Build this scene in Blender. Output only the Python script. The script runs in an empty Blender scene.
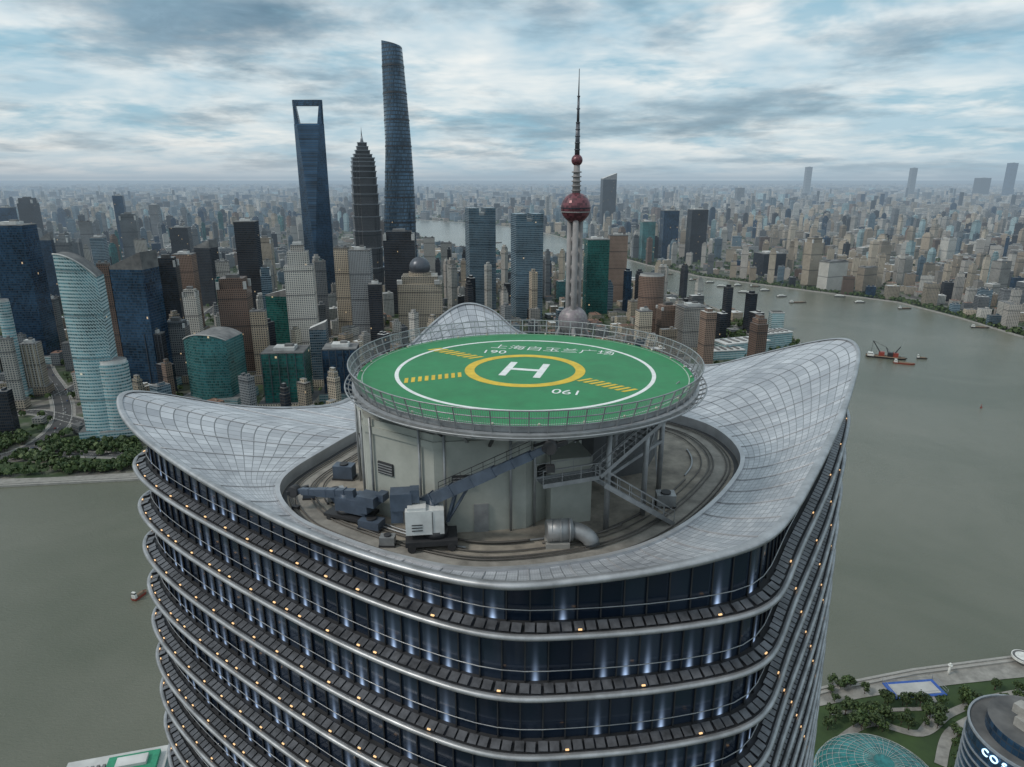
import bpy, math, random
import numpy as np
from mathutils import Vector, Matrix
random.seed(7)
R_=random.random
def U(a,b): return a+(b-a)*random.random()
sc=bpy.context.scene
TH=math.radians(16.75); FP=683.0; CZ=310.0
CT,ST=math.cos(TH),math.sin(TH)
def ray(px,py):
    a=(px-512)/FP; b=(383.5-py)/FP
    return a, CT+b*ST, -ST+b*CT
def G(px,py,z=0.0):
    a,dy,dz=ray(px,py); t=(z-CZ)/dz
    return (a*t,dy*t,z)
def proj(x,y,z=0.0):
    d=y*CT-(z-CZ)*ST; u=y*ST+(z-CZ)*CT
    return 512+FP*x/d,383.5-FP*u/d
# ------------------------------------------------------------------ nodes
def nd(nt,ty,ins=None,**pr):
    n=nt.nodes.new(ty)
    for k,v in pr.items(): setattr(n,k,v)
    for k,v in (ins or {}).items():
        s=n.inputs[k]
        if isinstance(v,bpy.types.NodeSocket): nt.links.new(v,s)
        else: s.default_value=v
    return n
def mt(nt,op,a,b=0.0,c=0.0):
    return nd(nt,'ShaderNodeMath',{0:a,1:b,2:c},operation=op).outputs[0]
def mixc(nt,f,a,b,bt='MIX'):
    n=nt.nodes.new('ShaderNodeMix'); n.data_type='RGBA'; n.blend_type=bt
    for i,v in ((0,f),(6,a),(7,b)):
        if isinstance(v,bpy.types.NodeSocket): nt.links.new(v,n.inputs[i])
        else: n.inputs[i].default_value=v if i==0 else (*v[:3],1)
    return n.outputs[2]
def c4(c): return (c[0],c[1],c[2],1)
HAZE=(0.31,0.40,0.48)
hz=bpy.data.node_groups.new('painted_haze','ShaderNodeTree')  # haze painted into the materials: surfaces fade to a glowing colour with distance
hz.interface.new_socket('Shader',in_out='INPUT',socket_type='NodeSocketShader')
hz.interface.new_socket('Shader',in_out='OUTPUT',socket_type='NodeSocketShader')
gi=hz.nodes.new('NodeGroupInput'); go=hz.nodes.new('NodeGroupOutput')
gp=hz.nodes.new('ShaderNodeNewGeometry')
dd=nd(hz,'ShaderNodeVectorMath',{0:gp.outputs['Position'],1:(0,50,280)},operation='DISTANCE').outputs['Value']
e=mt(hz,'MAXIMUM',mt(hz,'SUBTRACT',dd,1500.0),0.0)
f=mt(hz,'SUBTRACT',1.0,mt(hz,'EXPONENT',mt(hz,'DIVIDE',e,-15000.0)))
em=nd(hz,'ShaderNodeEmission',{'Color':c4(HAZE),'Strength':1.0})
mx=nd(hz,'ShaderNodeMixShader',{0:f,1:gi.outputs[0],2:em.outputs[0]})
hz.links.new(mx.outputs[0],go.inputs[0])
def newmat(name):
    m=bpy.data.materials.new(name); m.use_nodes=True; nt=m.node_tree; nt.nodes.clear(); return m,nt
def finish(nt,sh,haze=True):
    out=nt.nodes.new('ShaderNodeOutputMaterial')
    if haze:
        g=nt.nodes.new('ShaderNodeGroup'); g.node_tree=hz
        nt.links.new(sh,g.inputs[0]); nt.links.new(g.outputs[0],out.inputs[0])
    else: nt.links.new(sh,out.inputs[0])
def simple(name,col,rough=.6,metal=0.0,var=.25,scale=.5,col2=None,haze=False,bump=0.0,emit=None,es=0.0,objrnd=0.0,detail=3):
    m,nt=newmat(name)
    tc=nt.nodes.new('ShaderNodeNewGeometry')
    nz=nd(nt,'ShaderNodeTexNoise',{'Vector':tc.outputs['Position'],'Scale':scale,'Detail':detail,'Roughness':.65})
    c2=col2 or tuple(c*(1-var) for c in col)
    c1=tuple(min(1,c*(1+var*.5)) for c in col) if not col2 else col
    r=nd(nt,'ShaderNodeMapRange',{0:nz.outputs[0],1:.3,2:.7})
    base=mixc(nt,r.outputs[0],c1,c2)
    if objrnd:
        oi=nt.nodes.new('ShaderNodeObjectInfo')
        k=mt(nt,'MULTIPLY_ADD',oi.outputs['Random'],objrnd,1-objrnd/2)
        base=nd(nt,'ShaderNodeVectorMath',{0:base,3:k},operation='SCALE').outputs[0]
    ins={'Base Color':base,'Roughness':rough,'Metallic':metal}
    if emit: ins['Emission Color']=c4(emit); ins['Emission Strength']=es
    p=nd(nt,'ShaderNodeBsdfPrincipled',ins)
    if bump:
        b=nd(nt,'ShaderNodeBump',{'Height':nz.outputs[0],'Strength':bump,'Distance':.1})
        nt.links.new(b.outputs[0],p.inputs['Normal'])
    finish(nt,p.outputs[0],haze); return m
def facade(name,wall,wall2,glass,sx=3.0,sy=3.6,mu=.15,mv=.3,lit=.02,metal=.2,rw=.6):
    m,nt=newmat(name); lit*=.1
    tc=nt.nodes.new('ShaderNodeTexCoord'); geo=nt.nodes.new('ShaderNodeNewGeometry'); oi=nt.nodes.new('ShaderNodeObjectInfo')
    sp=nd(nt,'ShaderNodeSeparateXYZ',{0:tc.outputs['UV']})
    rnd=mt(nt,'FRACT',mt(nt,'ADD',oi.outputs['Random'],geo.outputs['Random Per Island']))
    rn2=mt(nt,'FRACT',mt(nt,'MULTIPLY',rnd,7.31))
    cu=mt(nt,'DIVIDE',sp.outputs[0],sx); cv=mt(nt,'DIVIDE',sp.outputs[1],sy)
    fu=mt(nt,'FRACT',cu); fv=mt(nt,'FRACT',cv)
    a=mt(nt,'MULTIPLY',mt(nt,'GREATER_THAN',fu,mu),mt(nt,'LESS_THAN',fu,1-mu))
    b=mt(nt,'MULTIPLY',mt(nt,'GREATER_THAN',fv,mv),mt(nt,'LESS_THAN',fv,1-mv*.35))
    a=mt(nt,'MULTIPLY',a,b)
    cell=nd(nt,'ShaderNodeCombineXYZ',{0:mt(nt,'FLOOR',cu),1:mt(nt,'FLOOR',cv),2:mt(nt,'MULTIPLY',rnd,97.0)})
    wn=nd(nt,'ShaderNodeTexWhiteNoise',{'Vector':cell.outputs[0]},noise_dimensions='3D').outputs['Value']
    bn=nd(nt,'ShaderNodeTexNoise',{'Vector':geo.outputs['Position'],'Scale':.025,'Detail':2}).outputs[0]
    wc=mixc(nt,rnd,wall,wall2)
    wc=nd(nt,'ShaderNodeVectorMath',{0:wc,3:mt(nt,'ADD',mt(nt,'MULTIPLY_ADD',rn2,.7,.35),mt(nt,'MULTIPLY',bn,.5))},operation='SCALE').outputs[0]
    rf=mt(nt,'LESS_THAN',mt(nt,'FRACT',mt(nt,'DIVIDE',cv,13.0)),.07)
    wc=mixc(nt,mt(nt,'MULTIPLY',rf,.55),wc,(.02,.02,.025))
    gc=mixc(nt,mt(nt,'MULTIPLY_ADD',wn,.6,mt(nt,'MULTIPLY_ADD',bn,1.4,-.5)),tuple(g*.4 for g in glass),tuple(min(1,g*2.2) for g in glass))
    base=mixc(nt,a,wc,gc)
    litm=mt(nt,'MULTIPLY',a,mt(nt,'GREATER_THAN',wn,1-lit))
    p=nd(nt,'ShaderNodeBsdfPrincipled',{'Base Color':base,'Roughness':mt(nt,'MULTIPLY_ADD',a,.14-rw,rw),
        'Metallic':mt(nt,'MULTIPLY',a,metal),'Emission Color':(1,.72,.4,1),'Emission Strength':mt(nt,'MULTIPLY',litm,.5)})
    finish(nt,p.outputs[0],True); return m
# ------------------------------------------------------------------ mesh builder
class MB:
    def __init__(s): s.v=[];s.f=[];s.m=[];s.u=[];s.s=[]
    def face(s,idx,m=0,uv=None,sm=False):
        s.f.append(tuple(idx)); s.m.append(m); s.s.append(sm)
        s.u.append(uv if uv else [(0,0)]*len(idx))
    def poly(s,pts,m=0,uv=None):
        b=len(s.v); s.v+= [tuple(p) for p in pts]; s.face(range(b,b+len(pts)),m,uv or [(p[0],p[1]) for p in pts])
    def loft(s,rings,m=0,cap=None,capb=None,sm=False,closed=True,ms=None,vv=None,uu=None):
        n=len(rings[0]); b=len(s.v)
        for r in rings: s.v+=[tuple(p) for p in r]
        u=uu or [0]
        if not uu:
            for i in range(n):
                p=rings[0][i];q=rings[0][(i+1)%n]; u.append(u[-1]+math.dist(p,q))
        for j in range(len(rings)-1):
            mm=ms[j] if ms else m
            for i in range(n if closed else n-1):
                k=(i+1)%n
                v0=vv[j] if vv else rings[j][i][2]; v1=vv[j+1] if vv else rings[j+1][i][2]
                s.face((b+j*n+i,b+j*n+k,b+(j+1)*n+k,b+(j+1)*n+i),mm,[(u[i],v0),(u[i+1],v0),(u[i+1],v1),(u[i],v1)],sm)
        if cap is not None:
            o=b+(len(rings)-1)*n; s.face(range(o,o+n),cap,[(p[0],p[1]) for p in rings[-1]])
        if capb is not None:
            s.face(range(b+n-1,b-1,-1),capb)
    def prism(s,pts,z0,z1,m=0,cap=0,sc_=1.0):
        cx=sum(p[0] for p in pts)/len(pts);cy=sum(p[1] for p in pts)/len(pts)
        s.loft([[(x,y,z0) for x,y in pts],[(cx+(x-cx)*sc_,cy+(y-cy)*sc_,z1) for x,y in pts]],m,cap=cap)
    def box(s,cx,cy,z0,z1,w,d,rot=0,m=0,cap=None):
        c,n=math.cos(rot),math.sin(rot)
        pts=[(cx+x*c-y*n,cy+x*n+y*c) for x,y in((-w/2,-d/2),(w/2,-d/2),(w/2,d/2),(-w/2,d/2))]
        s.loft([[(x,y,z0) for x,y in pts],[(x,y,z1) for x,y in pts]],m,cap=m if cap is None else cap,capb=m)
    def beam(s,p,q,w,h=None,m=0,w2=None,h2=None):
        h=h or w; p=Vector(p);q=Vector(q);d=(q-p).normalized()
        up=Vector((0,0,1)) if abs(d.z)<.95 else Vector((0,1,0))
        sd=d.cross(up).normalized(); up=sd.cross(d).normalized()
        def rg(o,w,h): return [tuple(o+sd*a*w/2+up*b*h/2) for a,b in((-1,-1),(1,-1),(1,1),(-1,1))]
        s.loft([rg(p,w,h),rg(q,w2 or w,h2 or h)],m,cap=m,capb=m)
    def tube(s,p,q,r0,r1=None,n=8,m=0,sm=True,cap=True):
        r1=r0 if r1 is None else r1; p=Vector(p);q=Vector(q);d=(q-p).normalized()
        up=Vector((0,0,1)) if abs(d.z)<.95 else Vector((0,1,0))
        sd=d.cross(up).normalized(); up=sd.cross(d).normalized()
        if abs(d.z)>.95: sd,up=Vector((1,0,0)),Vector((0,1,0)) 
        def rg(o,r): return [tuple(o+sd*math.cos(t)*r+up*math.sin(t)*r) for t in [2*math.pi*i/n for i in range(n)]]
        s.loft([rg(p,r0),rg(q,r1)],m,cap=m if cap else None,capb=m if cap else None,sm=sm)
    def path(s,pts,r,n=8,m=0,closed=False):
        P=[Vector(p) for p in pts]; L=len(P); rings=[]
        for i,p in enumerate(P):
            a=P[(i-1)%L] if closed or i>0 else p; b=P[(i+1)%L] if closed or i<L-1 else p
            d=(b-a).normalized(); up=Vector((0,0,1)) if abs(d.z)<.95 else Vector((0,1,0))
            sd=d.cross(up).normalized(); up=sd.cross(d).normalized()
            rings.append([tuple(p+sd*math.cos(2*math.pi*k/n)*r+up*math.sin(2*math.pi*k/n)*r) for k in range(n)])
        if closed: rings.append(rings[0])
        s.loft(rings,m,sm=True,cap=None if closed else m,capb=None if closed else m)
    def sphere(s,c,r,m=0,nu=24,nv=12,sz=1.0,a0=-90,a1=90,sm=True,checker=False):
        rings=[]
        for j in range(nv+1):
            t=math.radians(a0+(a1-a0)*j/nv); rr=max(r*math.cos(t),1e-3)
            rings.append([(c[0]+rr*math.cos(2*math.pi*i/nu),c[1]+rr*math.sin(2*math.pi*i/nu),c[2]+r*sz*math.sin(t)) for i in range(nu)])
        f0=len(s.f); s.loft(rings,m,sm=sm,cap=m)
        if checker:
            for k in range(f0,len(s.f)-1): s.m[k]=random.choice((0,0,1))
    def annulus(s,cx,cy,z,r0,r1,n=96,m=0,a0=0,a1=360):
        rg=lambda r:[(cx+r*math.cos(math.radians(a0+(a1-a0)*i/n)),cy+r*math.sin(math.radians(a0+(a1-a0)*i/n)),z) for i in range(n+(a1-a0<360))]
        s.loft([rg(r1),rg(r0)],m,closed=(a1-a0>=360),vv=[r1,r0])
    def mesh(s,name,mats):
        me=bpy.data.meshes.new(name); me.from_pydata(s.v,[],s.f)
        for m in mats: me.materials.append(m)
        me.polygons.foreach_set('material_index',s.m); me.polygons.foreach_set('use_smooth',s.s)
        uv=me.uv_layers.new(name='UVMap'); uv.data.foreach_set('uv',np.array([c for f in s.u for p in f for c in p],dtype=np.float32))
        me.update(); return me
    def obj(s,name,mats,parent=None,**kw):
        o=bpy.data.objects.new(name,s.mesh(name,mats)); sc.collection.objects.link(o)
        if parent is not None:
            o.parent=parent; o.matrix_parent_inverse=Matrix.Translation(-Vector(parent.location))
        for k,v in kw.items(): o[k]=v
        return o
def thing(name,loc,label,cat,group=None):
    o=bpy.data.objects.new(name,None); o.location=loc; o.empty_display_size=1; sc.collection.objects.link(o)
    if len(label.split())<5: label+=' in the dense city'
    o['label']=label;o['category']=cat
    if group:o['group']=group
    return o
def text_mesh(txt,size,ext=0.01,offs=0.0):
    cu=bpy.data.curves.new('t','FONT'); cu.body=txt; cu.size=size; cu.extrude=ext; cu.align_x='CENTER'; cu.align_y='CENTER'; cu.offset=offs
    o=bpy.data.objects.new('t',cu); sc.collection.objects.link(o)
    dg=bpy.context.evaluated_depsgraph_get(); dg.update()
    me=bpy.data.meshes.new_from_object(o.evaluated_get(dg)); bpy.data.objects.remove(o); return me
# ------------------------------------------------------------------ materials
M={}
M['roof']=simple('roof_felt',(.19,.188,.185),.85,var=.4,scale=.08,col2=(.08,.082,.086),haze=True,objrnd=.7)
M['roofr']=simple('roof_tile',(.16,.09,.065),.85,scale=.08,haze=True,objrnd=.5)
M['roofw']=simple('roof_pale',(.5,.5,.49),.7,scale=.08,haze=True,objrnd=.4)
M['navy']=facade('navy_glass',(.018,.027,.04),(.028,.042,.06),(.025,.06,.11),2.4,4,.05,.12,.015,.45)
M['teal']=facade('teal_glass',(.06,.13,.13),(.08,.14,.14),(.04,.15,.16),2.6,4,.06,.2,.02,.45)
M['pale']=facade('pale_glass',(.42,.49,.5),(.36,.45,.46),(.1,.23,.27),3,4,.05,.4,.01,.4)
M['beige']=facade('beige_stone',(.38,.31,.235),(.5,.44,.35),(.04,.05,.06),3.4,3.5,.24,.32,.015)
M['white']=facade('white_render',(.52,.51,.47),(.43,.39,.35),(.06,.075,.09),3.4,3.1,.22,.34,.01)
M['brown']=facade('brown_brick',(.15,.095,.075),(.22,.155,.12),(.03,.035,.04),3,3.3,.25,.34,.015)
M['grey']=facade('grey_concrete',(.26,.265,.27),(.15,.16,.17),(.045,.06,.075),3,3.6,.2,.34,.02)
M['dark']=facade('dark_glass',(.028,.03,.036),(.05,.047,.047),(.02,.03,.045),2.2,3.9,.12,.25,.025,.4)
M['blueg']=facade('blue_grey_glass',(.16,.21,.25),(.18,.22,.25),(.05,.1,.14),3,4,.06,.3,.01,.45)
M['green']=facade('green_glass',(.02,.065,.058),(.03,.085,.075),(.012,.09,.085),3,4,.06,.2,.02,.35)
M['stower']=facade('twisted_tower_glass',(.04,.065,.09),(.04,.065,.09),(.035,.065,.1),4,9,.04,.22,.0,.4)
M['swfc']=facade('wedge_tower_glass',(.022,.038,.06),(.022,.038,.06),(.022,.055,.1),3,4.2,.04,.18,.002,.4)
M['jin']=facade('ribbed_metal_tower',(.13,.13,.135),(.13,.13,.135),(.025,.032,.04),2.6,4,.26,.1,.01,.4,.4)
M['chrome']=simple('tower_steel',(.36,.38,.41),.45,.5,haze=True)
M['pink']=simple('pink_sphere_glass',(.2,.07,.085),.35,.25,scale=.3,haze=True,col2=(.15,.05,.062))
M['pinkd']=simple('dark_pink_glass',(.1,.04,.05),.3,.3,scale=.3,haze=True)
M['pconc']=simple('pale_grey_concrete',(.27,.26,.26),.7,scale=.05,haze=True)
M['silver']=simple('rose_grey_sphere',(.24,.21,.225),.45,.15,haze=True,scale=.1)
M['leaf']=simple('leaf_green',(.045,.08,.022),.7,scale=.5,col2=(.013,.032,.01),haze=True,objrnd=.5)
M['leafy']=simple('leaf_light_green',(.085,.12,.035),.7,scale=.6,col2=(.03,.055,.015),haze=True,objrnd=.5)
M['bark']=simple('bark',(.08,.055,.04),.9,haze=True)
M['asph']=simple('asphalt',(.06,.06,.062),.85,scale=.2,haze=True)
M['kerb']=simple('kerb_stone',(.32,.31,.29),.8,haze=True)
M['pave']=simple('paving',(.27,.26,.24),.8,scale=.15,haze=True,var=.35)
M['mark']=simple('road_paint',(.75,.75,.72),.6,haze=True)
M['lawn']=simple('lawn_grass',(.045,.08,.024),.9,scale=.06,col2=(.025,.047,.017),haze=True)
M['quay']=simple('quay_concrete',(.33,.32,.3),.8,scale=.1,haze=True)
M['hull']=simple('hull_black',(.03,.03,.035),.5,haze=True)
M['hullr']=simple('hull_red',(.26,.05,.035),.5,haze=True)
M['bwhite']=simple('boat_white',(.65,.65,.62),.5,haze=True)
M['bwin']=simple('boat_window',(.02,.03,.04),.2,haze=True)
M['bblue']=simple('court_blue',(.03,.1,.38),.6,haze=True)
M['bcargo']=simple('cargo_sand',(.18,.13,.09),.9,haze=True)
M['domeg']=simple('dome_slate',(.1,.11,.13),.35,.4,haze=True)
# ground
m,nt=newmat('city_ground'); g=nt.nodes.new('ShaderNodeNewGeometry')
n1=nd(nt,'ShaderNodeTexNoise',{'Vector':g.outputs['Position'],'Scale':.006,'Detail':5,'Roughness':.7}).outputs[0]
n2=nd(nt,'ShaderNodeTexVoronoi',{'Vector':g.outputs['Position'],'Scale':.03}).outputs['Color']
n3=nd(nt,'ShaderNodeSeparateXYZ',{0:n2}).outputs[0]
r=nd(nt,'ShaderNodeMapRange',{0:n1,1:.42,2:.54}).outputs[0]
ca=mixc(nt,n3,(.05,.049,.05),(.22,.2,.18)); cb=mixc(nt,n3,(.016,.035,.012),(.042,.068,.026))
p=nd(nt,'ShaderNodeBsdfPrincipled',{'Base Color':mixc(nt,r,ca,cb),'Roughness':.9}); finish(nt,p.outputs[0]); M['ground']=m
# water
m,nt=newmat('river_water'); g=nt.nodes.new('ShaderNodeNewGeometry')
mp=nd(nt,'ShaderNodeMapping',{0:g.outputs['Position'],'Scale':(1,1.9,1)}).outputs[0]
w1=nd(nt,'ShaderNodeTexNoise',{'Vector':mp,'Scale':.3,'Detail':5,'Roughness':.75}).outputs[0]
w2=nd(nt,'ShaderNodeTexNoise',{'Vector':g.outputs['Position'],'Scale':.0035,'Detail':4,'Roughness':.6,'Distortion':.6}).outputs[0]
bp=nd(nt,'ShaderNodeBump',{'Height':w1,'Strength':.65,'Distance':1.0})
r=nd(nt,'ShaderNodeMapRange',{0:w2,1:.35,2:.68}).outputs[0]
p=nd(nt,'ShaderNodeBsdfPrincipled',{'Base Color':mixc(nt,r,(.11,.118,.088),(.165,.165,.132)),'Roughness':.18,'IOR':1.36,'Normal':bp.outputs[0]})
finish(nt,p.outputs[0]); M['water']=m
# ------------------------------------------------------------------ world, sun, camera
w=bpy.data.worlds.new('World'); sc.world=w; w.use_nodes=True; nt=w.node_tree; nt.nodes.clear()
EL,AZ=math.radians(44),math.radians(-112)
sky=nd(nt,'ShaderNodeTexSky',sky_type='NISHITA',sun_disc=False,sun_elevation=EL,sun_rotation=AZ,altitude=300,air_density=1.2,dust_density=2.0)
tc=nt.nodes.new('ShaderNodeTexCoord'); sp=nd(nt,'ShaderNodeSeparateXYZ',{0:tc.outputs['Generated']})
den=mt(nt,'ADD',mt(nt,'MAXIMUM',sp.outputs[2],0.0),.13)
cx_=mt(nt,'DIVIDE',sp.outputs[0],den); cy_=mt(nt,'DIVIDE',sp.outputs[1],den)
v=nd(nt,'ShaderNodeCombineXYZ',{0:cx_,1:cy_,2:0.0}).outputs[0]
def sn(scale,det,off,dist=.3,rough=.6):
    mp=nd(nt,'ShaderNodeMapping',{0:v,'Location':off}).outputs[0]
    return nd(nt,'ShaderNodeTexNoise',{'Vector':mp,'Scale':scale,'Detail':det,'Roughness':rough,'Distortion':dist}).outputs[0]
big=sn(.75,6,(3.1,1.2,0),.15,.58); fine=sn(2.6,6,(7,3,1),.3,.6); tone=sn(1.3,4,(1,9,4),.2); gap=sn(1.1,5,(12,4,2),.2)
def sq(x): return mt(nt,'MULTIPLY',x,x)
def blob(x0,z0,sx,sz,amp):
    a=sq(mt(nt,'DIVIDE',mt(nt,'SUBTRACT',sp.outputs[0],x0),sx)); c=sq(mt(nt,'DIVIDE',mt(nt,'SUBTRACT',sp.outputs[2],z0),sz))
    return mt(nt,'MULTIPLY',mt(nt,'EXPONENT',mt(nt,'MULTIPLY',mt(nt,'ADD',a,c),-1.0)),amp)
bias=mt(nt,'ADD',blob(.06,.19,.16,.05,.15),mt(nt,'ADD',blob(-.5,.22,.2,.04,.07),blob(.5,.14,.25,.06,-.05)))
mask=mt(nt,'ADD',mt(nt,'MULTIPLY_ADD',fine,.35,mt(nt,'MULTIPLY',big,.9)),bias)
cm=nd(nt,'ShaderNodeMapRange',{0:mask,1:.58,2:.82},interpolation_type='SMOOTHSTEP').outputs[0]
tone2=nd(nt,'ShaderNodeMapRange',{0:tone,1:.35,2:.65}).outputs[0]
bright=mixc(nt,tone2,(.4,.57,.67),(.84,.86,.84))
gm=nd(nt,'ShaderNodeMapRange',{0:gap,1:.48,2:.65},interpolation_type='SMOOTHSTEP').outputs[0]
bright=mixc(nt,mt(nt,'MULTIPLY',gm,.7),bright,(.15,.4,.55))
darkc=mixc(nt,nd(nt,'ShaderNodeMapRange',{0:fine,1:.3,2:.7}).outputs[0],(.05,.11,.17),(.22,.34,.43))
cl=mixc(nt,mt(nt,'MULTIPLY',cm,.95),bright,darkc)
hb=mt(nt,'EXPONENT',mt(nt,'MULTIPLY',mt(nt,'MAXIMUM',sp.outputs[2],0.0),-24.0))
warm_=mixc(nt,nd(nt,'ShaderNodeMapRange',{0:sp.outputs[0],1:-.6,2:.4}).outputs[0],(.54,.56,.58),(.44,.55,.63))
cl=mixc(nt,mt(nt,'MULTIPLY',hb,.7),cl,warm_)
lo=mt(nt,'EXPONENT',mt(nt,'MULTIPLY',mt(nt,'ABSOLUTE',sp.outputs[2]),-90.0))
cl=mixc(nt,mt(nt,'MULTIPLY',lo,.85),cl,HAZE)
b1=nd(nt,'ShaderNodeBackground',{0:sky.outputs[0],1:.1}); b2=nd(nt,'ShaderNodeBackground',{0:cl,1:1.12})
mxs=nd(nt,'ShaderNodeMixShader',{0:.9,1:b1.outputs[0],2:b2.outputs[0]})
wo=nt.nodes.new('ShaderNodeOutputWorld'); nt.links.new(mxs.outputs[0],wo.inputs[0])
sd=bpy.data.lights.new('sun','SUN'); sd.energy=1.5; sd.angle=math.radians(10); sd.color=(1,.93,.84)
so=bpy.data.objects.new('sun',sd); sc.collection.objects.link(so)
sv=Vector((math.sin(AZ)*math.cos(EL),math.cos(AZ)*math.cos(EL),math.sin(EL)))
so.rotation_euler=sv.to_track_quat('Z','Y').to_euler()
cd=bpy.data.cameras.new('camera'); cd.lens=24.01; cd.sensor_width=36; cd.clip_end=150000; cd.clip_start=.5
co=bpy.data.objects.new('camera',cd); co.location=(0,0,CZ); co.rotation_euler=(math.pi/2-TH,0,0); sc.collection.objects.link(co); sc.camera=co
sc.view_settings.view_transform='Standard'; sc.view_settings.look='None'; sc.view_settings.exposure=0
# ------------------------------------------------------------------ ground / river
b=MB(); S=90000
b.poly([(-S,-S,0),(S,-S,0),(S,S,0),(-S,S,0)]); b.obj('ground',[M['ground']],kind='structure')
near=[(-3000,500),(-900,200),(-300,262),(100,325),(201,357),(262,372),(344,386),(600,420),(1500,500),(2600,700)]
opp=[(2600,1300),(1600,1150),(1200,1230),(1035,1349),(1030,1555),(1000,1754),(886,1895),(750,2064),(614,2240),(507,2527),(420,2850),(395,3112),(240,3900),(60,4500),(-300,5000),(-900,5600)]
pen=[(-900,4700),(-560,4100),(-420,3500),(-120,3050),(188,2850),(327,2558),(394,2103),(487,1754),(520,1555),(568,1314),(450,1060),(200,860),(0,760),(-200,705),(-404,671),(-536,654),(-700,660),(-1200,850),(-3000,1700)]
river=near+opp+pen
b=MB(); b.poly([(x,y,.4) for x,y in river]); b.obj('water',[M['water']],kind='structure')
def inpoly(x,y,P):
    c=False;j=len(P)-1
    for i in range(len(P)):
        xi,yi=P[i];xj,yj=P[j]
        if (yi>y)!=(yj>y) and x<(xj-xi)*(y-yi)/(yj-yi)+xi: c=not c
        j=i
    return c
def wallline(P,name,label):
    b=MB()
    for i in range(len(P)-1):
        b.beam((*P[i],1.2),(*P[i+1],1.2),5,2.6,0)
        b.beam((P[i][0],P[i][1],3.0),(P[i+1][0],P[i+1][1],3.0),.5,1.0,1)
    b.obj(name,[M['quay'],M['kerb']],label=label,category='embankment')
wallline(near,'embankment_wall','pale concrete flood wall along the near river bank')
wallline(opp,'embankment_wall','long concrete embankment wall beside riverside apartments')
wallline(pen,'embankment_wall','concrete promenade wall below the skyscraper district')
def strip(P,w,z,mb,m=0):
    L=[];Rr=[]
    for i,p in enumerate(P):
        a=Vector(P[max(i-1,0)]);c=Vector(P[min(i+1,len(P)-1)]);d=(c-a).normalized();n=Vector((-d.y,d.x))
        L.append((p[0]+n.x*w/2,p[1]+n.y*w/2,z));Rr.append((p[0]-n.x*w/2,p[1]-n.y*w/2,z))
    k=len(mb.v); mb.v+=L+Rr; n=len(P)
    for i in range(n-1): mb.face((k+n+i,k+n+i+1,k+i+1,k+i),m,[(0,0)]*4)
def smoothp(P,n=8):
    out=[]
    for i in range(len(P)-1):
        p0=Vector(P[max(i-1,0)]);p1=Vector(P[i]);p2=Vector(P[i+1]);p3=Vector(P[min(i+2,len(P)-1)])
        for k in range(n):
            t=k/n; out.append(tuple(.5*((2*p1)+(-p0+p2)*t+(2*p0-5*p1+4*p2-p3)*t*t+(-p0+3*p1-3*p2+p3)*t**3)))
    out.append(tuple(P[-1])); return out
def off(P,d):
    out=[]
    for i,p in enumerate(P):
        a=Vector(P[max(i-1,0)]);c=Vector(P[min(i+1,len(P)-1)]);t=(c-a).normalized(); out.append((p[0]-t.y*d,p[1]+t.x*d))
    return out
roads=[]
def road(P,w,z=0.0):
    P=smoothp(P); roads.append((P,w))
    b=MB(); strip(P,w+8,.25+z,b,1); strip(P,w,.4+z,b,0)
    for s in (-1,1):
        Q=off(P,s*(w/2+.2)); 
        for i in range(len(Q)-1): b.beam((*Q[i],.42+z),(*Q[i+1],.42+z),.4,.3,1)
        strip(off(P,s*(w/2-.8)),.35,.55+z,b,2)
    for i in range(len(P)-1):
        a=Vector(P[i]);c=Vector(P[i+1]); L=(c-a).length; k=0
        while k<L-6:
            d=(c-a)/L; strip([tuple(a+d*k),tuple(a+d*(k+5))],.35,.55+z,b,2); k+=12
    b.obj('road',[M['asph'],M['pave'],M['mark']],kind='structure')
g2=lambda px,py:G(px,py)[:2]
road([g2(-60,470),g2(20,452),g2(60,425),g2(60,395),g2(45,370),g2(40,345)],22)
road([g2(-30,430),g2(30,412),g2(100,425),g2(200,425),g2(330,420),g2(420,400)],18,.03)
road([g2(165,380),g2(175,350),g2(200,320),g2(235,290),g2(245,260)],22,.06)
road([g2(60,395),g2(110,372),g2(180,366),g2(260,372)],16,.09)
road([g2(20,452),(-300,735),(-60,800),(180,920),(380,1110),(480,1330),(455,1560),(430,1750)],14,.12)
road([(1100,1400),(1085,1600),(1060,1790),(920,1960),(780,2130),(650,2300),(560,2560),(470,2880)],18,.15)
road([(1900,1500),(1300,1950),(900,2600),(700,3600)],20,.18)
b=MB(); PR=smoothp([(-1000,760),(-700,672),(-536,668),(-404,685),(-200,720),(0,776)]); strip(PR,14,.2,b,0); b.obj('promenade',[M['pave']],kind='structure')
lawns=[]
b=MB()
for px,py,rx,ry in((20,468,30,6),(88,462,30,7),(75,441,18,5)):
    b.poly([(*g2(px+rx*math.cos(t),py+ry*math.sin(t)),.15) for t in [math.tau*-i/20 for i in range(20)]]); lawns.append((px,py,rx,ry))
b.obj('lawn',[M['lawn']],kind='structure')
carcol=[simple('car_paint_'+n,c,.3,.2,haze=True,var=.1) for n,c in(('white',(.6,.6,.6)),('black',(.03,.03,.035)),('silver',(.35,.36,.38)),('red',(.3,.03,.02)),('blue',(.04,.08,.2)))]
carm=[]
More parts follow.
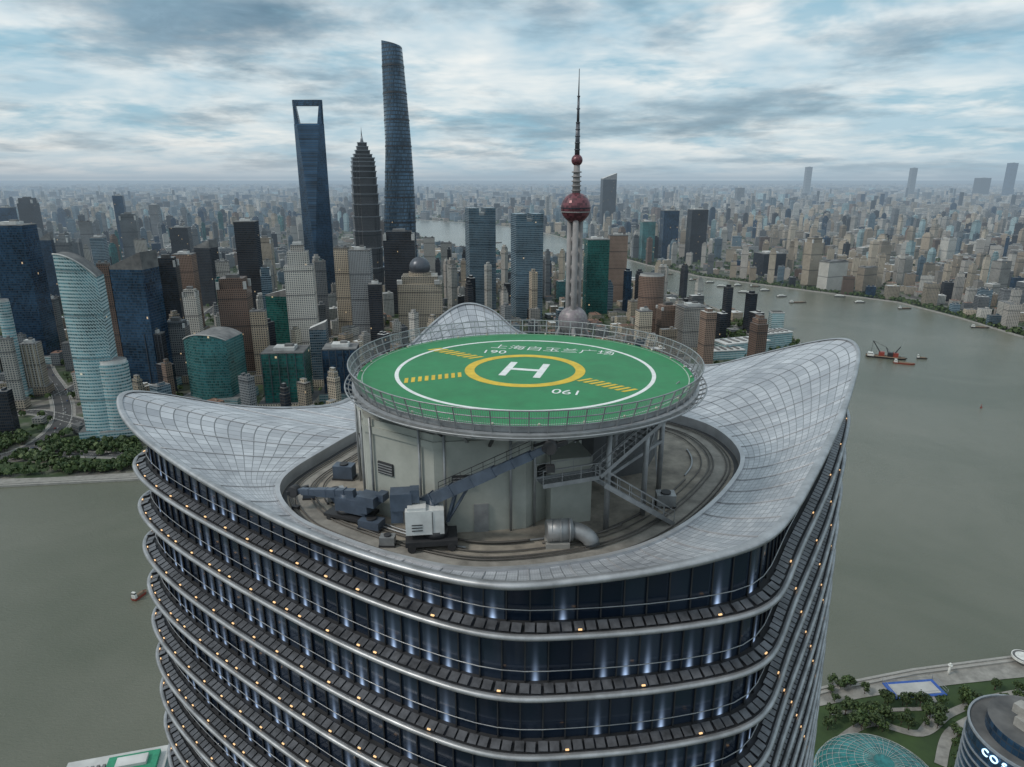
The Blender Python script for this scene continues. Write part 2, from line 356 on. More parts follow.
for cm_ in carcol:
    b=MB()
    def cr(L,W,z,o=0): return [(o-L/2,-W/2*.8,z),(o-L/2*.8,-W/2,z),(o+L/2*.8,-W/2,z),(o+L/2,-W/2*.75,z),(o+L/2,W/2*.75,z),(o+L/2*.8,W/2,z),(o-L/2*.8,W/2,z),(o-L/2,W/2*.8,z)]
    b.loft([cr(4.4,1.75,.3),cr(4.6,1.85,.6),cr(4.4,1.8,.95)],0,cap=0); b.loft([cr(2.7,1.65,.95,-.2),cr(1.9,1.4,1.45,-.3)],1,cap=0)
    for x_ in(-1.4,1.4):
        for y_ in(-.85,.85): b.tube((x_,y_-.1,.33),(x_,y_+.1,.33),.33,.33,10,2)
    carm.append((cm_.name.split('_')[-1],b.mesh('car',[cm_,M['bwin'],M['hull']])))
for ri,(P,w_) in enumerate(roads[:4]):
    for i in range(1,len(P)-1):
        if R_()<.45: continue
        a=Vector(P[i]);c=Vector(P[i+1]);d=(c-a).normalized(); s=random.choice((-.3,-.12,.12,.3))*w_; q=a+Vector((-d.y,d.x))*s
        nm,me=random.choice(carm); o=bpy.data.objects.new('car',me); o.location=(q.x,q.y,.42+.03*ri); o.rotation_euler=(0,0,math.atan2(d.y,d.x)); sc.collection.objects.link(o)
        o['label']=nm+' saloon car driving on the riverside avenue';o['category']='car';o['group']='cars on the avenues'
# ------------------------------------------------------------------ generic trees
def crown(b,c,r,hz_,n,ls,m=0,rng=None,m2=None):
    cl=[]
    k=max(5,int(n/28))
    for i in range(k):
        t=U(0,6.28);ph=U(-.6,1.4);rr=r*U(.35,.8)
        cl.append((c[0]+rr*math.cos(t)*math.cos(ph*.8),c[1]+rr*math.sin(t)*math.cos(ph*.8),c[2]+hz_*math.sin(ph)*U(.5,.85),r*U(.28,.5)))
    for i in range(n):
        q=random.choice(cl); d=Vector((random.gauss(0,1),random.gauss(0,1),random.gauss(0,1))).normalized()
        p=Vector(q[:3])+d*q[3]*U(.7,1.1); u=d.orthogonal().normalized()*ls*U(.6,1.3); w_=d.cross(u).normalized()*ls*U(.6,1.3)
        u=u+d*U(-.4,.4)*ls
        b.poly([p-u-w_,p+u-w_*.6,p+u*.7+w_,p-u*.8+w_*.8],m if R_()<.6 or m2 is None else m2)
treem=[]
for i in range(5):
    t=MB(); h=U(3.2,4.2)
    t.tube((0,0,0),(0.1,0,h),.28,.18,7,0); 
    for k in range(5):
        a=k*1.26+U(0,.5); t.tube((.1,0,h*.75),(math.cos(a)*2,math.sin(a)*2,h+1.6),.13,.05,5,0)
    c=MB(); crown(c,(0,0,h+2.6),3.8*U(.85,1.1),3.0,420,.42,0,m2=1)
    treem.append((t.mesh('trunk',[M['bark']]),c.mesh('crown',[M['leaf'],M['leafy']])))
fart=[]
for i in range(5):
    t=MB(); t.tube((0,0,0),(0,0,3.5),.3,.2,5,2); crown(t,(0,0,6),4.2,3.2,110,.95,0,m2=1); fart.append(t.mesh('tree',[M['leaf'],M['leafy'],M['bark']]))
def near_tree(x,y,z,s,grp='trees in the riverside park'):
    e=bpy.data.objects.new('tree',None); e.location=(x,y,z); e.rotation_euler=(0,0,U(0,6)); e.scale=(s,s,s*U(.9,1.15)); sc.collection.objects.link(e)
    e['label']='leafy green broadleaf tree in the riverside park';e['category']='tree';e['group']=grp
    a,c=random.choice(treem)
    for nm,me in(('trunk',a),('crown',c)):
        o=bpy.data.objects.new(nm,me); o.parent=e; sc.collection.objects.link(o)
ftc=[0]
def far_tree(x,y,s):
    if ftc[0]>=170: return False
    ftc[0]+=1
    o=bpy.data.objects.new('tree',random.choice(fart)); o.location=(x,y,.3); o.scale=(s,s,s); o.rotation_euler=(0,0,U(0,6)); sc.collection.objects.link(o)
    o['label']='rounded green tree on the far river bank';o['category']='tree';o['group']='trees on the far bank'; return True
mass=MB()
def mass_tree(x,y,s):
    n=12 if y<1500 else 7
    for i in range(n):
        d=Vector((random.gauss(0,1),random.gauss(0,1),abs(random.gauss(0,.8)))).normalized(); p=Vector((x,y,4*s))+d*3.2*s*U(.6,1.2)
        u=d.orthogonal().normalized()*2.1*s; w_=d.cross(u).normalized()*2.1*s
        mass.poly([p-u-w_,p+u-w_*.6,p+u*.7+w_,p-u*.8+w_*.8],0 if R_()<.6 else 1)
# ------------------------------------------------------------------ city buildings
occ=[]
def rect(cx,cy,w,d,rot):
    c,n=math.cos(rot),math.sin(rot)
    return [(cx+x*c-y*n,cy+x*n+y*c) for x,y in((-w/2,-d/2),(w/2,-d/2),(w/2,d/2),(-w/2,d/2))]
def ell(cx,cy,rx,ry,rot,n=28,pw=2.0):
    o=[]
    for i in range(n):
        t=2*math.pi*i/n; x=math.copysign(abs(math.cos(t))**(2/pw),math.cos(t))*rx; y=math.copysign(abs(math.sin(t))**(2/pw),math.sin(t))*ry
        o.append((cx+x*math.cos(rot)-y*math.sin(rot),cy+x*math.sin(rot)+y*math.cos(rot)))
    return o
def spot(px,tp,bp,wpx):
    y=G(512,bp)[1]; a,dy,dz=ray(px,tp); zt=CZ+y*dz/dy
    dep=y*CT-(zt-CZ)*ST; x=(px-512)/FP*dep; return x,y,zt,wpx*dep/FP,dep
def ex(px,tp,bp,wpx,mat,style,label,name='office_tower',rot=0,dr=.8):
    x,y,h,w,dep=spot(px,tp,bp,wpx)
    c,n=abs(math.cos(rot)),abs(math.sin(rot)); w=w/(c+n*dr); d=w*dr; y+=d/2; x*=(dep+d*.5)/dep
    occ.append((x,y,max(w,d)*.75))
    e=thing(name,(x,y,0),label,'skyscraper' if h>90 else 'building')
    wb=MB();rb=MB()
    fin=MB()
    if style=='box':
        wb.prism(rect(x,y,w,d,rot),0,h,0,0); rb.prism(rect(x,y,w*1.01,d*1.01,rot),h,h+1.5,0,0); rb.box(x,y,h+1.5,h+6,w*.5,d*.5,rot,1); rb.box(x+w*.1,y,h+6,h+9,w*.2,d*.2,rot,0)
    elif style=='crown':
        wb.prism(rect(x,y,w,d,rot),0,h*.9,0,0); wb.prism(rect(x,y,w*.82,d*.82,rot),h*.9,h,0,0)
        for q in rect(x,y,w*.9,d*.9,rot): tb_=MB(); tb_.box(q[0],q[1],h*.9,h*.97,w*.1,w*.1,rot,0); tb_.obj('corner_turret',[M['roofw']],e)
        rb.box(x,y,h,h+5,w*.4,d*.4,rot,0)
    elif style=='notch':
        wb.prism(rect(x,y,w,d,rot),0,h*.93,0,0); c_,s_=math.cos(rot),math.sin(rot)
        for a in(-.31,.31): wb.prism(rect(x+a*w*c_,y+a*w*s_,w*.38,d,rot),h*.93,h,0,0)
        rb.box(x,y,h*.93,h*.955,w*.3,d*.5,rot,1)
    elif style=='slope':
        wb.prism(rect(x,y,w,d,rot),0,h*.88,0,0); q=rect(x,y,w,d,rot)
        rb.loft([[(*p_,h*.88) for p_ in q],[(*q[0],h*.9),(*q[1],h),(*q[2],h),(*q[3],h*.9)]],0,cap=1)
    elif style=='step':
        wb.prism(rect(x,y,w,d,rot),0,h*.82,0,1); wb.prism(rect(x,y,w*.72,d*.72,rot),h*.82,h*.93,0,1); wb.prism(rect(x,y,w*.45,d*.45,rot),h*.93,h*.98,0,1)
        rb.box(x,y,h*.98,h,w*.3,d*.3,rot,1)
    elif style=='round':
        wb.prism(ell(x,y,w/2,d/2,rot),0,h-4,0,0); rb.prism(ell(x,y,w*.46,d*.46,rot),h-4,h,1,0)
    elif style=='curve':
        N=15; c_,s_=math.cos(rot),math.sin(rot)
        def P(a,b_,z): return (x+a*c_-b_*s_,y+a*s_+b_*c_,z)
        prof=[(-w/2+w*i/(N-1)) for i in range(N)]
        hh=lambda a:h-(h*.1+w*.12)*((a/w+.5)**2.2 if px<150 else abs(2*a/w)**2.3*.5)
        fr=[P(a,-d/2-d*.18*math.cos(math.pi*a/w),0) for a in prof]; ft=[P(a,-d/2-d*.18*math.cos(math.pi*a/w),hh(a)) for a in prof]
        br=[P(a,d/2,0) for a in reversed(prof)]; bt=[P(a,d/2,hh(a)) for a in reversed(prof)]
        wb.loft([fr+br,ft+bt],0)
        k=len(rb.v); rb.v+=ft+list(reversed(bt))
        for i in range(N-1): rb.face((k+i,k+i+1,k+N+i+1,k+N+i),0,[(0,0)]*4)
        fin.path([tuple(Vector(q)+Vector((0,-.4,.5))) for q in ft],.9,6)
    elif style=='dome':
        wb.prism(rect(x,y,w,d,rot),0,h*.84,0,0); wb.prism(rect(x,y,w*.8,d*.8,rot),h*.84,h*.95,0,0)
        wb.prism(ell(x,y,w*.26,w*.26,0,20),h*.95,h*1.0,0,0)
        rb.sphere((x,y,h+w*.1),w*.24,2,24,12,1,-30,90); rb.tube((x,y,h+w*.32),(x,y,h+w*.52),w*.02,.3,6,1)
        for a in(-1,1):
            for b_ in(-1,1): tb_=MB(); tb_.box(x+a*w*.42,y+b_*d*.42,h*.84,h*.9,w*.12,w*.12,rot,0); tb_.obj('corner_turret',[M['roofw']],e)
    elif style=='slab':
        wb.prism(rect(x,y,w,d*.6,rot),0,h,0,0)
        for a in(-.3,.3): rb.box(x+a*w,y,h,h+4,w*.16,d*.3,rot,0)
        rb.prism(rect(x,y,w*1.02,d*.62,rot),h-.5,h+1.2,0,0)
    wmat=M[mat]
    wb.obj('wall',[wmat,M['roof']],e); rb.obj('roof',[M['roof'],M['roofw'],M['domeg']],e)
    if fin.v: fin.obj('crown_trim',[M['roofw']],e)
    if style in('box','step') and y<1150:
        nv=6
        for i in range(nv):
            q=rect(x,y,w+1,d+1,rot); p0=Vector(q[0]);p1=Vector(q[1]); pt=p0+(p1-p0)*(i/(nv-1))
            fb=MB(); fb.box(pt.x,pt.y,0,h*(1 if style=='box' else .82)+1.5,.8,.9,rot); fb.obj('facade_fin',[M['roofw'] if mat in('pale','beige') else M['domeg']],e)
    if y<1500 and bp>300:
        pb=MB(); pb.prism(rect(x,y,w*1.35,d*1.3,rot),0,14,0,1); pb.obj('podium',[M['pale' if mat in('pale','teal','navy') else 'beige'],M['roof']],e)
T=[
(12,226,364,36,'navy','box','dark navy glass tower beside a wide avenue','office_tower',.1),
(77,254,440,42,'pale','curve','pale striped glass tower with a sloping curved crown','office_tower',.3),
(132,252,392,38,'navy','slope','deep blue mirrored glass tower with slanted roof','office_tower',-.1),
(103,264,392,12,'brown','slab','thin dark red brown slab tower','office_tower',.1),
(112,362,441,34,'pale','round','low oval glass building with banded floors','office_building',.3),
(213,334,406,48,'teal','curve','teal glass block with white arched roofline','office_building',-.1),
(233,279,380,32,'brown','crown','stepped brown stone office tower','office_tower',.15),
(246,222,322,22,'dark','box','dark grey tower with flat roof','office_tower',.1),
(286,354,412,44,'green','box','dark teal glass box with pale parapet','office_building',.08),
(283,288,358,32,'green','slope','green glass tower with vertical bays','office_tower',-.2),
(297,243,366,32,'white','step','pale stepped stone tower with ribbed walls','office_tower',.2),
(341,350,402,36,'navy','box','squat dark blue glass office block','office_building',.1),
(341,248,346,14,'beige','slab','slim pale stone slab tower','office_tower',0),
(360,251,350,22,'grey','box','grey glass slab tower with dark stripes','office_tower',.05),
(420,274,338,48,'beige','dome','stone tower topped by a dark sphere and corner turrets','office_tower',.1),
(399,232,314,34,'dark','crown','dark bronze glass tower with square crown','office_tower',.12),
(480,208,310,32,'blueg','notch','pale blue grey glass twin tower with notched crown','office_tower',.25),
(527,214,322,33,'blueg','notch','pale blue grey glass twin tower near the river','office_tower',.25),
(429,238,284,12,'white','slab','slim white apartment tower','apartment_block',.1),
(446,243,284,12,'white','slab','slim white apartment tower','apartment_block',.1),
(597,240,314,24,'green','box','dark green glass riverside tower','office_tower',.1),
(618,236,302,18,'brown','box','brown stone tower beside green glass tower','office_tower',0),
(652,275,342,26,'brown','round','brown rounded hotel tower near the shore','hotel_tower',0),
(668,306,350,22,'brown','crown','short brown brick block near the shore','office_building',.2),
(692,308,354,30,'white','box','pale striped apartment block near the shore','apartment_block',.2),
(644,312,352,16,'beige','box','small beige tower near the shore','office_building',.2),
(166,258,348,22,'dark','crown','dark glass tower with light vertical fins','office_tower',.2),
(184,255,336,20,'brown','box','red brown ribbed office tower','office_tower',.1),
(205,240,306,20,'dark','slope','charcoal glass tower','office_tower',-.2),
(150,262,350,12,'beige','slab','slim beige slab tower','apartment_block',0),
(128,214,276,18,'grey','crown','grey concrete office tower','office_tower',.3),
(118,196,252,11,'navy','box','slim navy glass tower','office_tower',.3),
(27,198,250,16,'dark','crown','dark glass tower in the dense skyline','office_tower',.1),
(6,208,262,14,'navy','box','navy glass tower in the dense skyline','office_tower',.1),
(180,228,274,20,'dark','box','dark brown glass tower','office_tower',.2),
(265,238,292,14,'beige','crown','narrow beige stone tower','apartment_block',.1),
(154,205,245,9,'grey','box','distant grey office tower','office_tower',.1),
(222,262,330,16,'white','slab','white apartment slab with balconies','apartment_block',.4),
(320,262,345,12,'grey','slab','thin grey apartment slab','apartment_block',.2),
(45,232,300,12,'navy','slope','slim dark blue office tower','office_tower',.2),
(85,222,280,12,'grey','slab','thin grey slab tower in skyline','office_tower',.2),
(140,240,300,12,'white','slab','thin white slab tower in skyline','office_tower',.2),
(176,322,384,22,'grey','crown','mid height grey tower with corner posts','office_tower',.15),
(258,312,384,16,'beige','slab','beige slab tower behind glass block','apartment_block',.1),
(318,322,388,18,'blueg','slope','blue glass tower with slanted roof','office_tower',.1),
(190,290,362,14,'white','crown','white stone tower with small crown','office_tower',.1),
(155,335,392,16,'dark','box','small dark glass office block','office_building',.1),
(265,268,345,12,'blueg','crown','slim blue glass tower','office_tower',.3),
(375,285,352,14,'dark','box','dark slab tower with flat roof','office_tower',.1),
(30,345,396,18,'beige','box','beige mid rise beside the avenue','office_building',.2),
(5,340,410,14,'white','slab','white slab building beside the avenue','office_building',.2),
(609,173,226,15,'dark','slope','lone tall dark glass tower across the river','office_tower',.1),
(670,211,262,17,'navy','box','dark blue glass tower beside its twin','office_tower',.1),
(698,210,262,18,'dark','box','dark glass tower beside its twin','office_tower',.1),
(648,222,262,14,'teal','box','teal glass tower across the river','office_tower',.1),
(809,167,196,6,'grey','box','very tall slim tower on the hazy skyline','office_tower',.1),
(914,168,197,6,'grey','box','very tall slim tower on the hazy skyline','office_tower',.1),
(1013,163,197,8,'navy','box','very tall dark tower on the hazy skyline','office_tower',.1),
(983,178,197,12,'dark','box','broad dark tower on the hazy skyline','office_tower',.1),
(740,188,205,8,'grey','box','grey tower on the hazy skyline','office_tower',.1),
(815,238,286,16,'beige','crown','beige riverside apartment tower','apartment_block',.3),
(834,262,292,32,'white','slab','pale riverside slab building','apartment_block',.4),
(868,268,292,22,'beige','slab','beige riverside slab building','apartment_block',.4),
(905,256,286,16,'white','crown','white tower near the embankment','apartment_block',.4),
(770,254,276,28,'dark','box','low dark glass riverside office','office_building',.2),
(884,240,268,14,'beige','step','beige stepped apartment tower','apartment_block',.2),
(950,238,262,14,'white','crown','white apartment tower','apartment_block',.3),
(1002,262,300,16,'white','box','white apartment tower near the embankment','apartment_block',.3),
(50,300,352,12,'grey','box','grey glass office tower','office_tower',.1),
(30,268,330,12,'teal','box','teal glass office tower','office_tower',.2),
(62,236,300,14,'grey','crown','grey office tower','office_tower',.2),
(98,238,300,14,'blueg','box','blue grey glass tower','office_tower',.2),
(2,300,400,14,'pale','round','pale rounded glass tower','office_tower',.2),
]
for t in T: ex(*t[:8],rot=t[8])
for (px,py,wm,dm,h,ro) in((740,352,95,40,22,.35),(772,347,60,34,30,.35),(722,358,70,30,16,.2),(775,330,26,20,38,0)):
    x,y,_=G(px,py); e=thing('exhibition_hall',(x,y,0),'low white riverside hall with flat pale roof','hall','low halls by the shore'); occ.append((x,y,wm*.6))
    b=MB(); b.prism(rect(x,y,wm,dm,ro),0,h,0,0); b.obj('wall',[M['pale']],e); b=MB(); b.prism(rect(x,y,wm*1.04,dm*1.06,ro),h,h+1.4,0,0)
    for i in range(5): b.box(x+(i-2)*wm*.18*math.cos(ro),y+(i-2)*wm*.18*math.sin(ro),h+1.4,h+3,wm*.06,dm*.7,ro,1)
    b.obj('roof',[M['roofw'],M['roof']],e)
# ---- landmark: twisting tower
x0,y0=-292,1835; occ.append((x0,y0,70)); e=thing('twisted_skyscraper',(x0,y0,0),'very tall twisting glass skyscraper with spiral notch and sliced top','skyscraper')
b=MB();rings=[];N=60
def tri(k,tw,zoff):
    out=[]
    for i in range(N):
        t=2*math.pi*i/N; r=1+.10*math.cos(3*t); nt_=abs((t-0.5+math.pi)%(2*math.pi)-math.pi)
        if nt_<.12: r*=.86
        out.append((x0+k*r*math.cos(t+tw),y0+k*r*math.sin(t+tw)))
    return out
for j in range(50):
    f=j/49; z=620*f; k=46*(1-.47*f**1.05); tw=-1.2+2.2*f; tl=max(0,(f-.94)/.06)
    rings.append([(x,y,z+tl*(-7*(x-x0)/k+3)) for x,y in tri(k,tw,0)])
b.loft(rings,0,sm=False); b.obj('curtain_wall',[M['stower']],e)
for z in range(75,580,62):
    b=MB(); f=z/620; b.loft([[(x,y,z+q) for x,y in tri(46*(1-.47*f**1.05)+.9,-1.2+2.2*f,0)] for q in(0,3.5)],0)
    b.obj('refuge_floor_band',[M['dark']],e)
b=MB(); b.prism([(x,y) for x,y in tri(20,1.0,0)],590,606,0,0); b.obj('crown_interior',[M['roof']],e)
# ---- landmark: wedge tower with opening
x0,y0=-499,1791; occ.append((x0,y0,60)); e=thing('wedge_skyscraper',(x0,y0,0),'slim wedge shaped blue glass skyscraper with trapezoid opening at top','skyscraper')
A=37.0
def hexa(c,z,sx=1):
    c=min(c,A-.5); return [(x0+px_*sx,y0+py_,z) for px_,py_ in((-A,0),(-A+c,-c),(A-c,-c),(A,0),(A-c,c),(-A+c,c))]
b=MB(); b.loft([hexa(36*(1-(z/492)**1.5)+4,z) for z in range(0,438,23)]+[hexa(36*(1-(436/492)**1.5)+4,436)],0,cap=0)
for s in(-1,1):
    r0=[(x0+s*22,y0-7,436),(x0+s*33,y0-7,436),(x0+s*36.5,y0,436),(x0+s*33,y0+7,436),(x0+s*22,y0+7,436)]
    r1=[(x0+s*28,y0-4.5,478),(x0+s*34,y0-4.5,478),(x0+s*36.8,y0,478),(x0+s*34,y0+4.5,478),(x0+s*28,y0+4.5,478)]
    if s<0: r0.reverse();r1.reverse()
    b.loft([r0,r1],0)
b.loft([hexa(4.6,478),hexa(4,492)],0,cap=0,capb=0)
b.obj('curtain_wall',[M['swfc']],e)
b=MB(); b.beam((x0-22,y0,437),(x0+22,y0,437),12,2); b.obj('sky_bridge',[M['chrome']],e)
# ---- landmark: pagoda tower
x0,y0=-407,1961; occ.append((x0,y0,60)); e=thing('pagoda_skyscraper',(x0,y0,0),'silver grey stepped pagoda style skyscraper with spire','skyscraper')
def cross(k,z): 
    q=k*.72; s_=k*.5
    pts=[(-q,-q),(-s_,-q),(-s_,-k),(s_,-k),(s_,-q),(q,-q),(q,-s_),(k,-s_),(k,s_),(q,s_),(q,q),(s_,q),(s_,k),(-s_,k),(-s_,q),(-q,q),(-q,s_),(-k,s_),(-k,-s_),(-q,-s_)]
    a=.35; return [(x0+x*math.cos(a)-y*math.sin(a),y0+x*math.sin(a)+y*math.cos(a),z) for x,y in pts]
b=MB();z=0;hh=66;k=39
def eave(k0,k1,z0,z1):
    t=MB(); t.loft([cross(k0,z0),cross(k1,z1)],0,cap=0,capb=0); t.obj('eave_band',[M['chrome']],e)
while z<358 and hh>6:
    b.loft([cross(k*.95,z),cross(k,z+hh)],0,cap=0)
    eave(k*1.03,k*1.05,z+hh-1,z+hh+2)
    z+=hh; hh*=.84; k*=.975
while z<398:
    k*=.80; b.loft([cross(k,z),cross(k*1.05,z+10)],0,cap=0); eave(k*1.08,k*1.1,z+9,z+11); z+=10
b.obj('curtain_wall',[M['jin']],e)
b=MB(); b.tube((x0,y0,z),(x0,y0,z+18),5,2,8); b.tube((x0,y0,z+18),(x0,y0,z+40),1.5,.4,6); b.obj('spire',[M['chrome']],e)
# ---- landmark: broadcasting tower
x0,y0=103,1138; occ.append((x0,y0,70)); e=thing('broadcast_tower',(x0,y0,0),'broadcast tower with pink spheres on three columns and tall mast','tower')
for i in range(3):
    b=MB()
    a=i*2.094+.5; px_,py_=x0+9.5*math.cos(a),y0+9.5*math.sin(a); b.tube((px_,py_,0),(px_,py_,262),4.8,4.8,14); b.obj('column',[M['pconc']],e); b=MB()
    b.tube((x0+55*math.cos(a),y0+55*math.sin(a),0),(x0+10*math.cos(a),y0+10*math.sin(a),92),3.4,3.4,10); b.obj('strut',[M['pconc']],e)
b=MB(); b.sphere((x0,y0,79),25,0,36,18,sm=False,checker=True); b.obj('lower_sphere',[M['silver'],M['pconc']],e)
b=MB(); b.sphere((x0,y0,264),24,0,32,18,sm=False,checker=True); b.obj('upper_sphere',[M['pink'],M['pinkd']],e)
for z,r in((258,24.0),(264,24.4)):
    b=MB(); b.loft([[(x0+r*math.cos(i*math.tau/36),y0+r*math.sin(i*math.tau/36),z+q) for i in range(36)] for q in(-.8,.8)],0)
    b.obj('window_band',[M['pconc'] if z!=264 else M['dark']],e)
for z in (122,145,168,191,214): b=MB(); b.sphere((x0,y0,z),6.5,0,16,8); b.obj('small_sphere',[M['pconc']],e)
b=MB(); b.tube((x0,y0,286),(x0,y0,330),6.5,4.8,16); 
for z in(290,297,304,311,318): b.tube((x0,y0,z),(x0,y0,z+2),7.8,7.8,16)
b.obj('shaft',[M['pconc']],e)
b=MB(); b.sphere((x0,y0,337),9,0,20,12,sm=False,checker=True); b.obj('space_sphere',[M['pink'],M['pinkd']],e)
b=MB(); b.tube((x0,y0,345),(x0,y0,392),4.0,3.0,10); b.tube((x0,y0,392),(x0,y0,430),2.2,1.7,8); b.tube((x0,y0,430),(x0,y0,470),1.1,.5,6)
for z in(352,362,372,382,392,412,430): b.tube((x0,y0,z),(x0,y0,z+1.6),4.8-(z-350)*.03,4.8-(z-350)*.03,10)
b.obj('mast',[M['domeg']],e)
# ---- procedural city fill
keys=['white','beige','brown','grey','dark','navy','pale','teal','blueg']
fm=[M[k] for k in keys]+[M['roof'],M['roofr'],M['roofw']]
RPa=np.array([(q[0],q[1],w_/2) for P,w_ in roads for q in P]+[(q[0],q[1],10) for q in PR])
OC=np.array(occ)
def free(x,y,r):
    if inpoly(x,y,river): return False
    for dx,dy in((r,0),(-r,0),(0,r),(0,-r)):
        if inpoly(x+dx*1.2,y+dy*1.2,river): return False
    if np.any((OC[:,0]-x)**2+(OC[:,1]-y)**2<(OC[:,2]+r*.9)**2): return False
    if np.any((RPa[:,0]-x)**2+(RPa[:,1]-y)**2<(RPa[:,2]+r*.75+3)**2): return False
    px,py=proj(x,y)
    if px<150 and py>436: return False
    return True
rots={}
cand=[]
def zone(y0,y1,cell,full,xr=None):
    y=y0
    while y<y1:
        xm=y*.80+120; x=-xm
        if xr: x,xm=xr
        while x<xm:
            k=(int(x//600),int(y//600))
            if k not in rots: rots[k]=(U(-.6,.6),R_(),R_(),random.choice((0,1,3,8,4)) if x<400 else random.choice((0,0,1,1,3)))
            rt,dz_,gz,fav=rots[k]
            jx,jy=x+U(-.2,.2)*cell,y+U(-.2,.2)*cell
            x+=cell
            if gz<.08 and R_()<.8: continue
            if R_()<.1: continue
            w_=cell*U(.32,.66); d_=cell*U(.22,.55)
            q=R_(); left=jx<150 and jy<4200
            if q<.25+.45*dz_: h=U(9,24); t_=0
            elif q<.84: h=U(24,62); t_=1
            else: h=U(60,105 if not left else 140); w_*=.7; d_=max(d_,w_*.6); t_=2
            if jy<1350 and left: h=min(h,U(60,95))
            if jy<1100 and left: h=min(h,U(35,65))
            if 2000<jy<3600 and -500<jx<180: h=min(h,28)
            if full and not free(jx,jy,max(w_,d_)*.55): continue
            if not full and inpoly(jx,jy,river): continue
            if t_==0: mi=random.choice([0,1,0,3,1]); rf=random.choice([9,9,10,10,11])
            else:
                mi=fav if R_()<.4 else random.choice([0,0,0,1,1,2,3,1,4,5,6,8] if not left else [0,0,1,2,3,3,4,4,5,7,8,8]); rf=random.choice([9,9,9,11])
            cand.append((jx,jy,w_,d_,h,rt,mi,rf,t_))
        y+=cell
zone(690,2000,38,True,(-1500,0))
zone(690,2600,46,True,(0,2200)); zone(2000,2600,44,True,(-2200,0))
zone(2600,5200,62,True)
zone(5200,9500,105,False)
zone(9500,30000,260,False)
for i in range(260):
    y=U(3500,14000); x=U(-.75,.75)*y
    if not inpoly(x,y,river): cand.append((x,y,U(22,34),U(18,30),U(100,170)*(1 if y>5000 else .8),U(-.5,.5),random.choice([0,0,3,4,5,8]),9,2))
def bld(b,c,ox=0,oy=0,det=True):
    x,y,w_,d_,h,rt,mi,rf,t_=c; x-=ox;y-=oy
    b.prism(rect(x,y,w_,d_,rt),0,h,mi,rf)
    if det:
        if t_==2:
            if int(w_*10)%2: b.prism(rect(x,y,w_*.5,d_*.5,rt),h,h+5,mi,rf)
            else: b.prism(rect(x,y,w_*.8,d_*.8,rt),h,h+8,mi,rf); b.prism(rect(x,y,w_*.5,d_*.5,rt),h+8,h+13,mi,rf)
        elif t_==1:
            b.prism(rect(x+w_*.2*math.cos(rt),y+w_*.2*math.sin(rt),w_*.18,d_*.5,rt),h,h+3.2,mi,rf)
            if int(w_*10)%3==0: b.prism(rect(x-w_*.25*math.cos(rt),y-w_*.25*math.sin(rt),w_*.18,d_*.5,rt),h,h+3.2,mi,rf)
        else: b.prism(rect(x+w_*.15,y,w_*.15,d_*.2,rt),h,h+2,mi,rf)
def seen(c):
    px,py=proj(c[0],c[1],c[4])
    return 0<px<1024 and not(130<px<850 and py>342+40*(px<355)) and not(350<px<700 and py>325)
vis=[c for c in cand if c[1]<2600 and seen(c)]
vis.sort(key=lambda c:-(c[4]*c[2])/(c[1]**2)); ind=set(id(c) for c in vis[:285])
cn=['white rendered','beige stone','red brown brick','grey concrete','dark glass','navy glass','pale glass','teal glass','blue grey glass']
st=MB()
for c in cand:
    if id(c) in ind:
        b=MB(); bld(b,c,c[0],c[1])
        nm=('low_building','apartment_block','apartment_tower')[c[8]]
        o=b.obj(nm,fm); o.location=(c[0],c[1],0)
        o['label']=cn[c[6]]+(' low building with flat roof',' mid rise block with roof plant room',' high rise with small rooftop block')[c[8]]
        o['category']='building'; o['group']='city blocks around the river'
    else: bld(st,c,det=c[1]<6000)
st.obj('distant_city_blocks',fm,kind='stuff',label='dense mass of distant city apartment and office blocks',category='buildings')
# trees, far
cands=[]
for i in range(760):
    px,py=U(-10,140),U(436,481)
    if any(((px-a)/rx)**2+((py-c)/ry)**2<1.1 for a,c,rx,ry in lawns) and R_()<.9: continue
    cands.append((*g2(px,py),1))
for i in range(500):
    px,py=U(690,800),U(315,352); cands.append((*g2(px,py),1.1))
for i in range(3200):
    y=U(700,2600); x=U(-.78,.78)*y; cands.append((x,y,1.2))
for P in (off(smoothp(opp[2:11]),-18),off(smoothp(opp[2:11]),-32)):
    for q in P:
        for k in range(6): cands.append((q[0]+U(-14,14),q[1]+U(-20,20),1.1))
for i in range(5200):
    y=U(2300,7000); x=U(-.76,.76)*y; cands.append((x,y,1.8 if y<4500 else 2.6))
for x,y,s in cands:
    if inpoly(x,y,river) or inpoly(x,y-6,river): continue
    if np.any((RPa[:,0]-x)**2+(RPa[:,1]-y)**2<(RPa[:,2]+3)**2): continue
    if np.any((OC[:,0]-x)**2+(OC[:,1]-y)**2<(OC[:,2]*.8)**2): continue
    if not(y<1000 and x<-380 and R_()<.5 and far_tree(x,y,U(.8,1.25)*s)): mass_tree(x,y,s*U(.8,1.3))
mass.obj('distant_tree_canopy',[M['leaf'],M['leafy']],kind='stuff',label='mass of street and park trees between city blocks',category='trees')
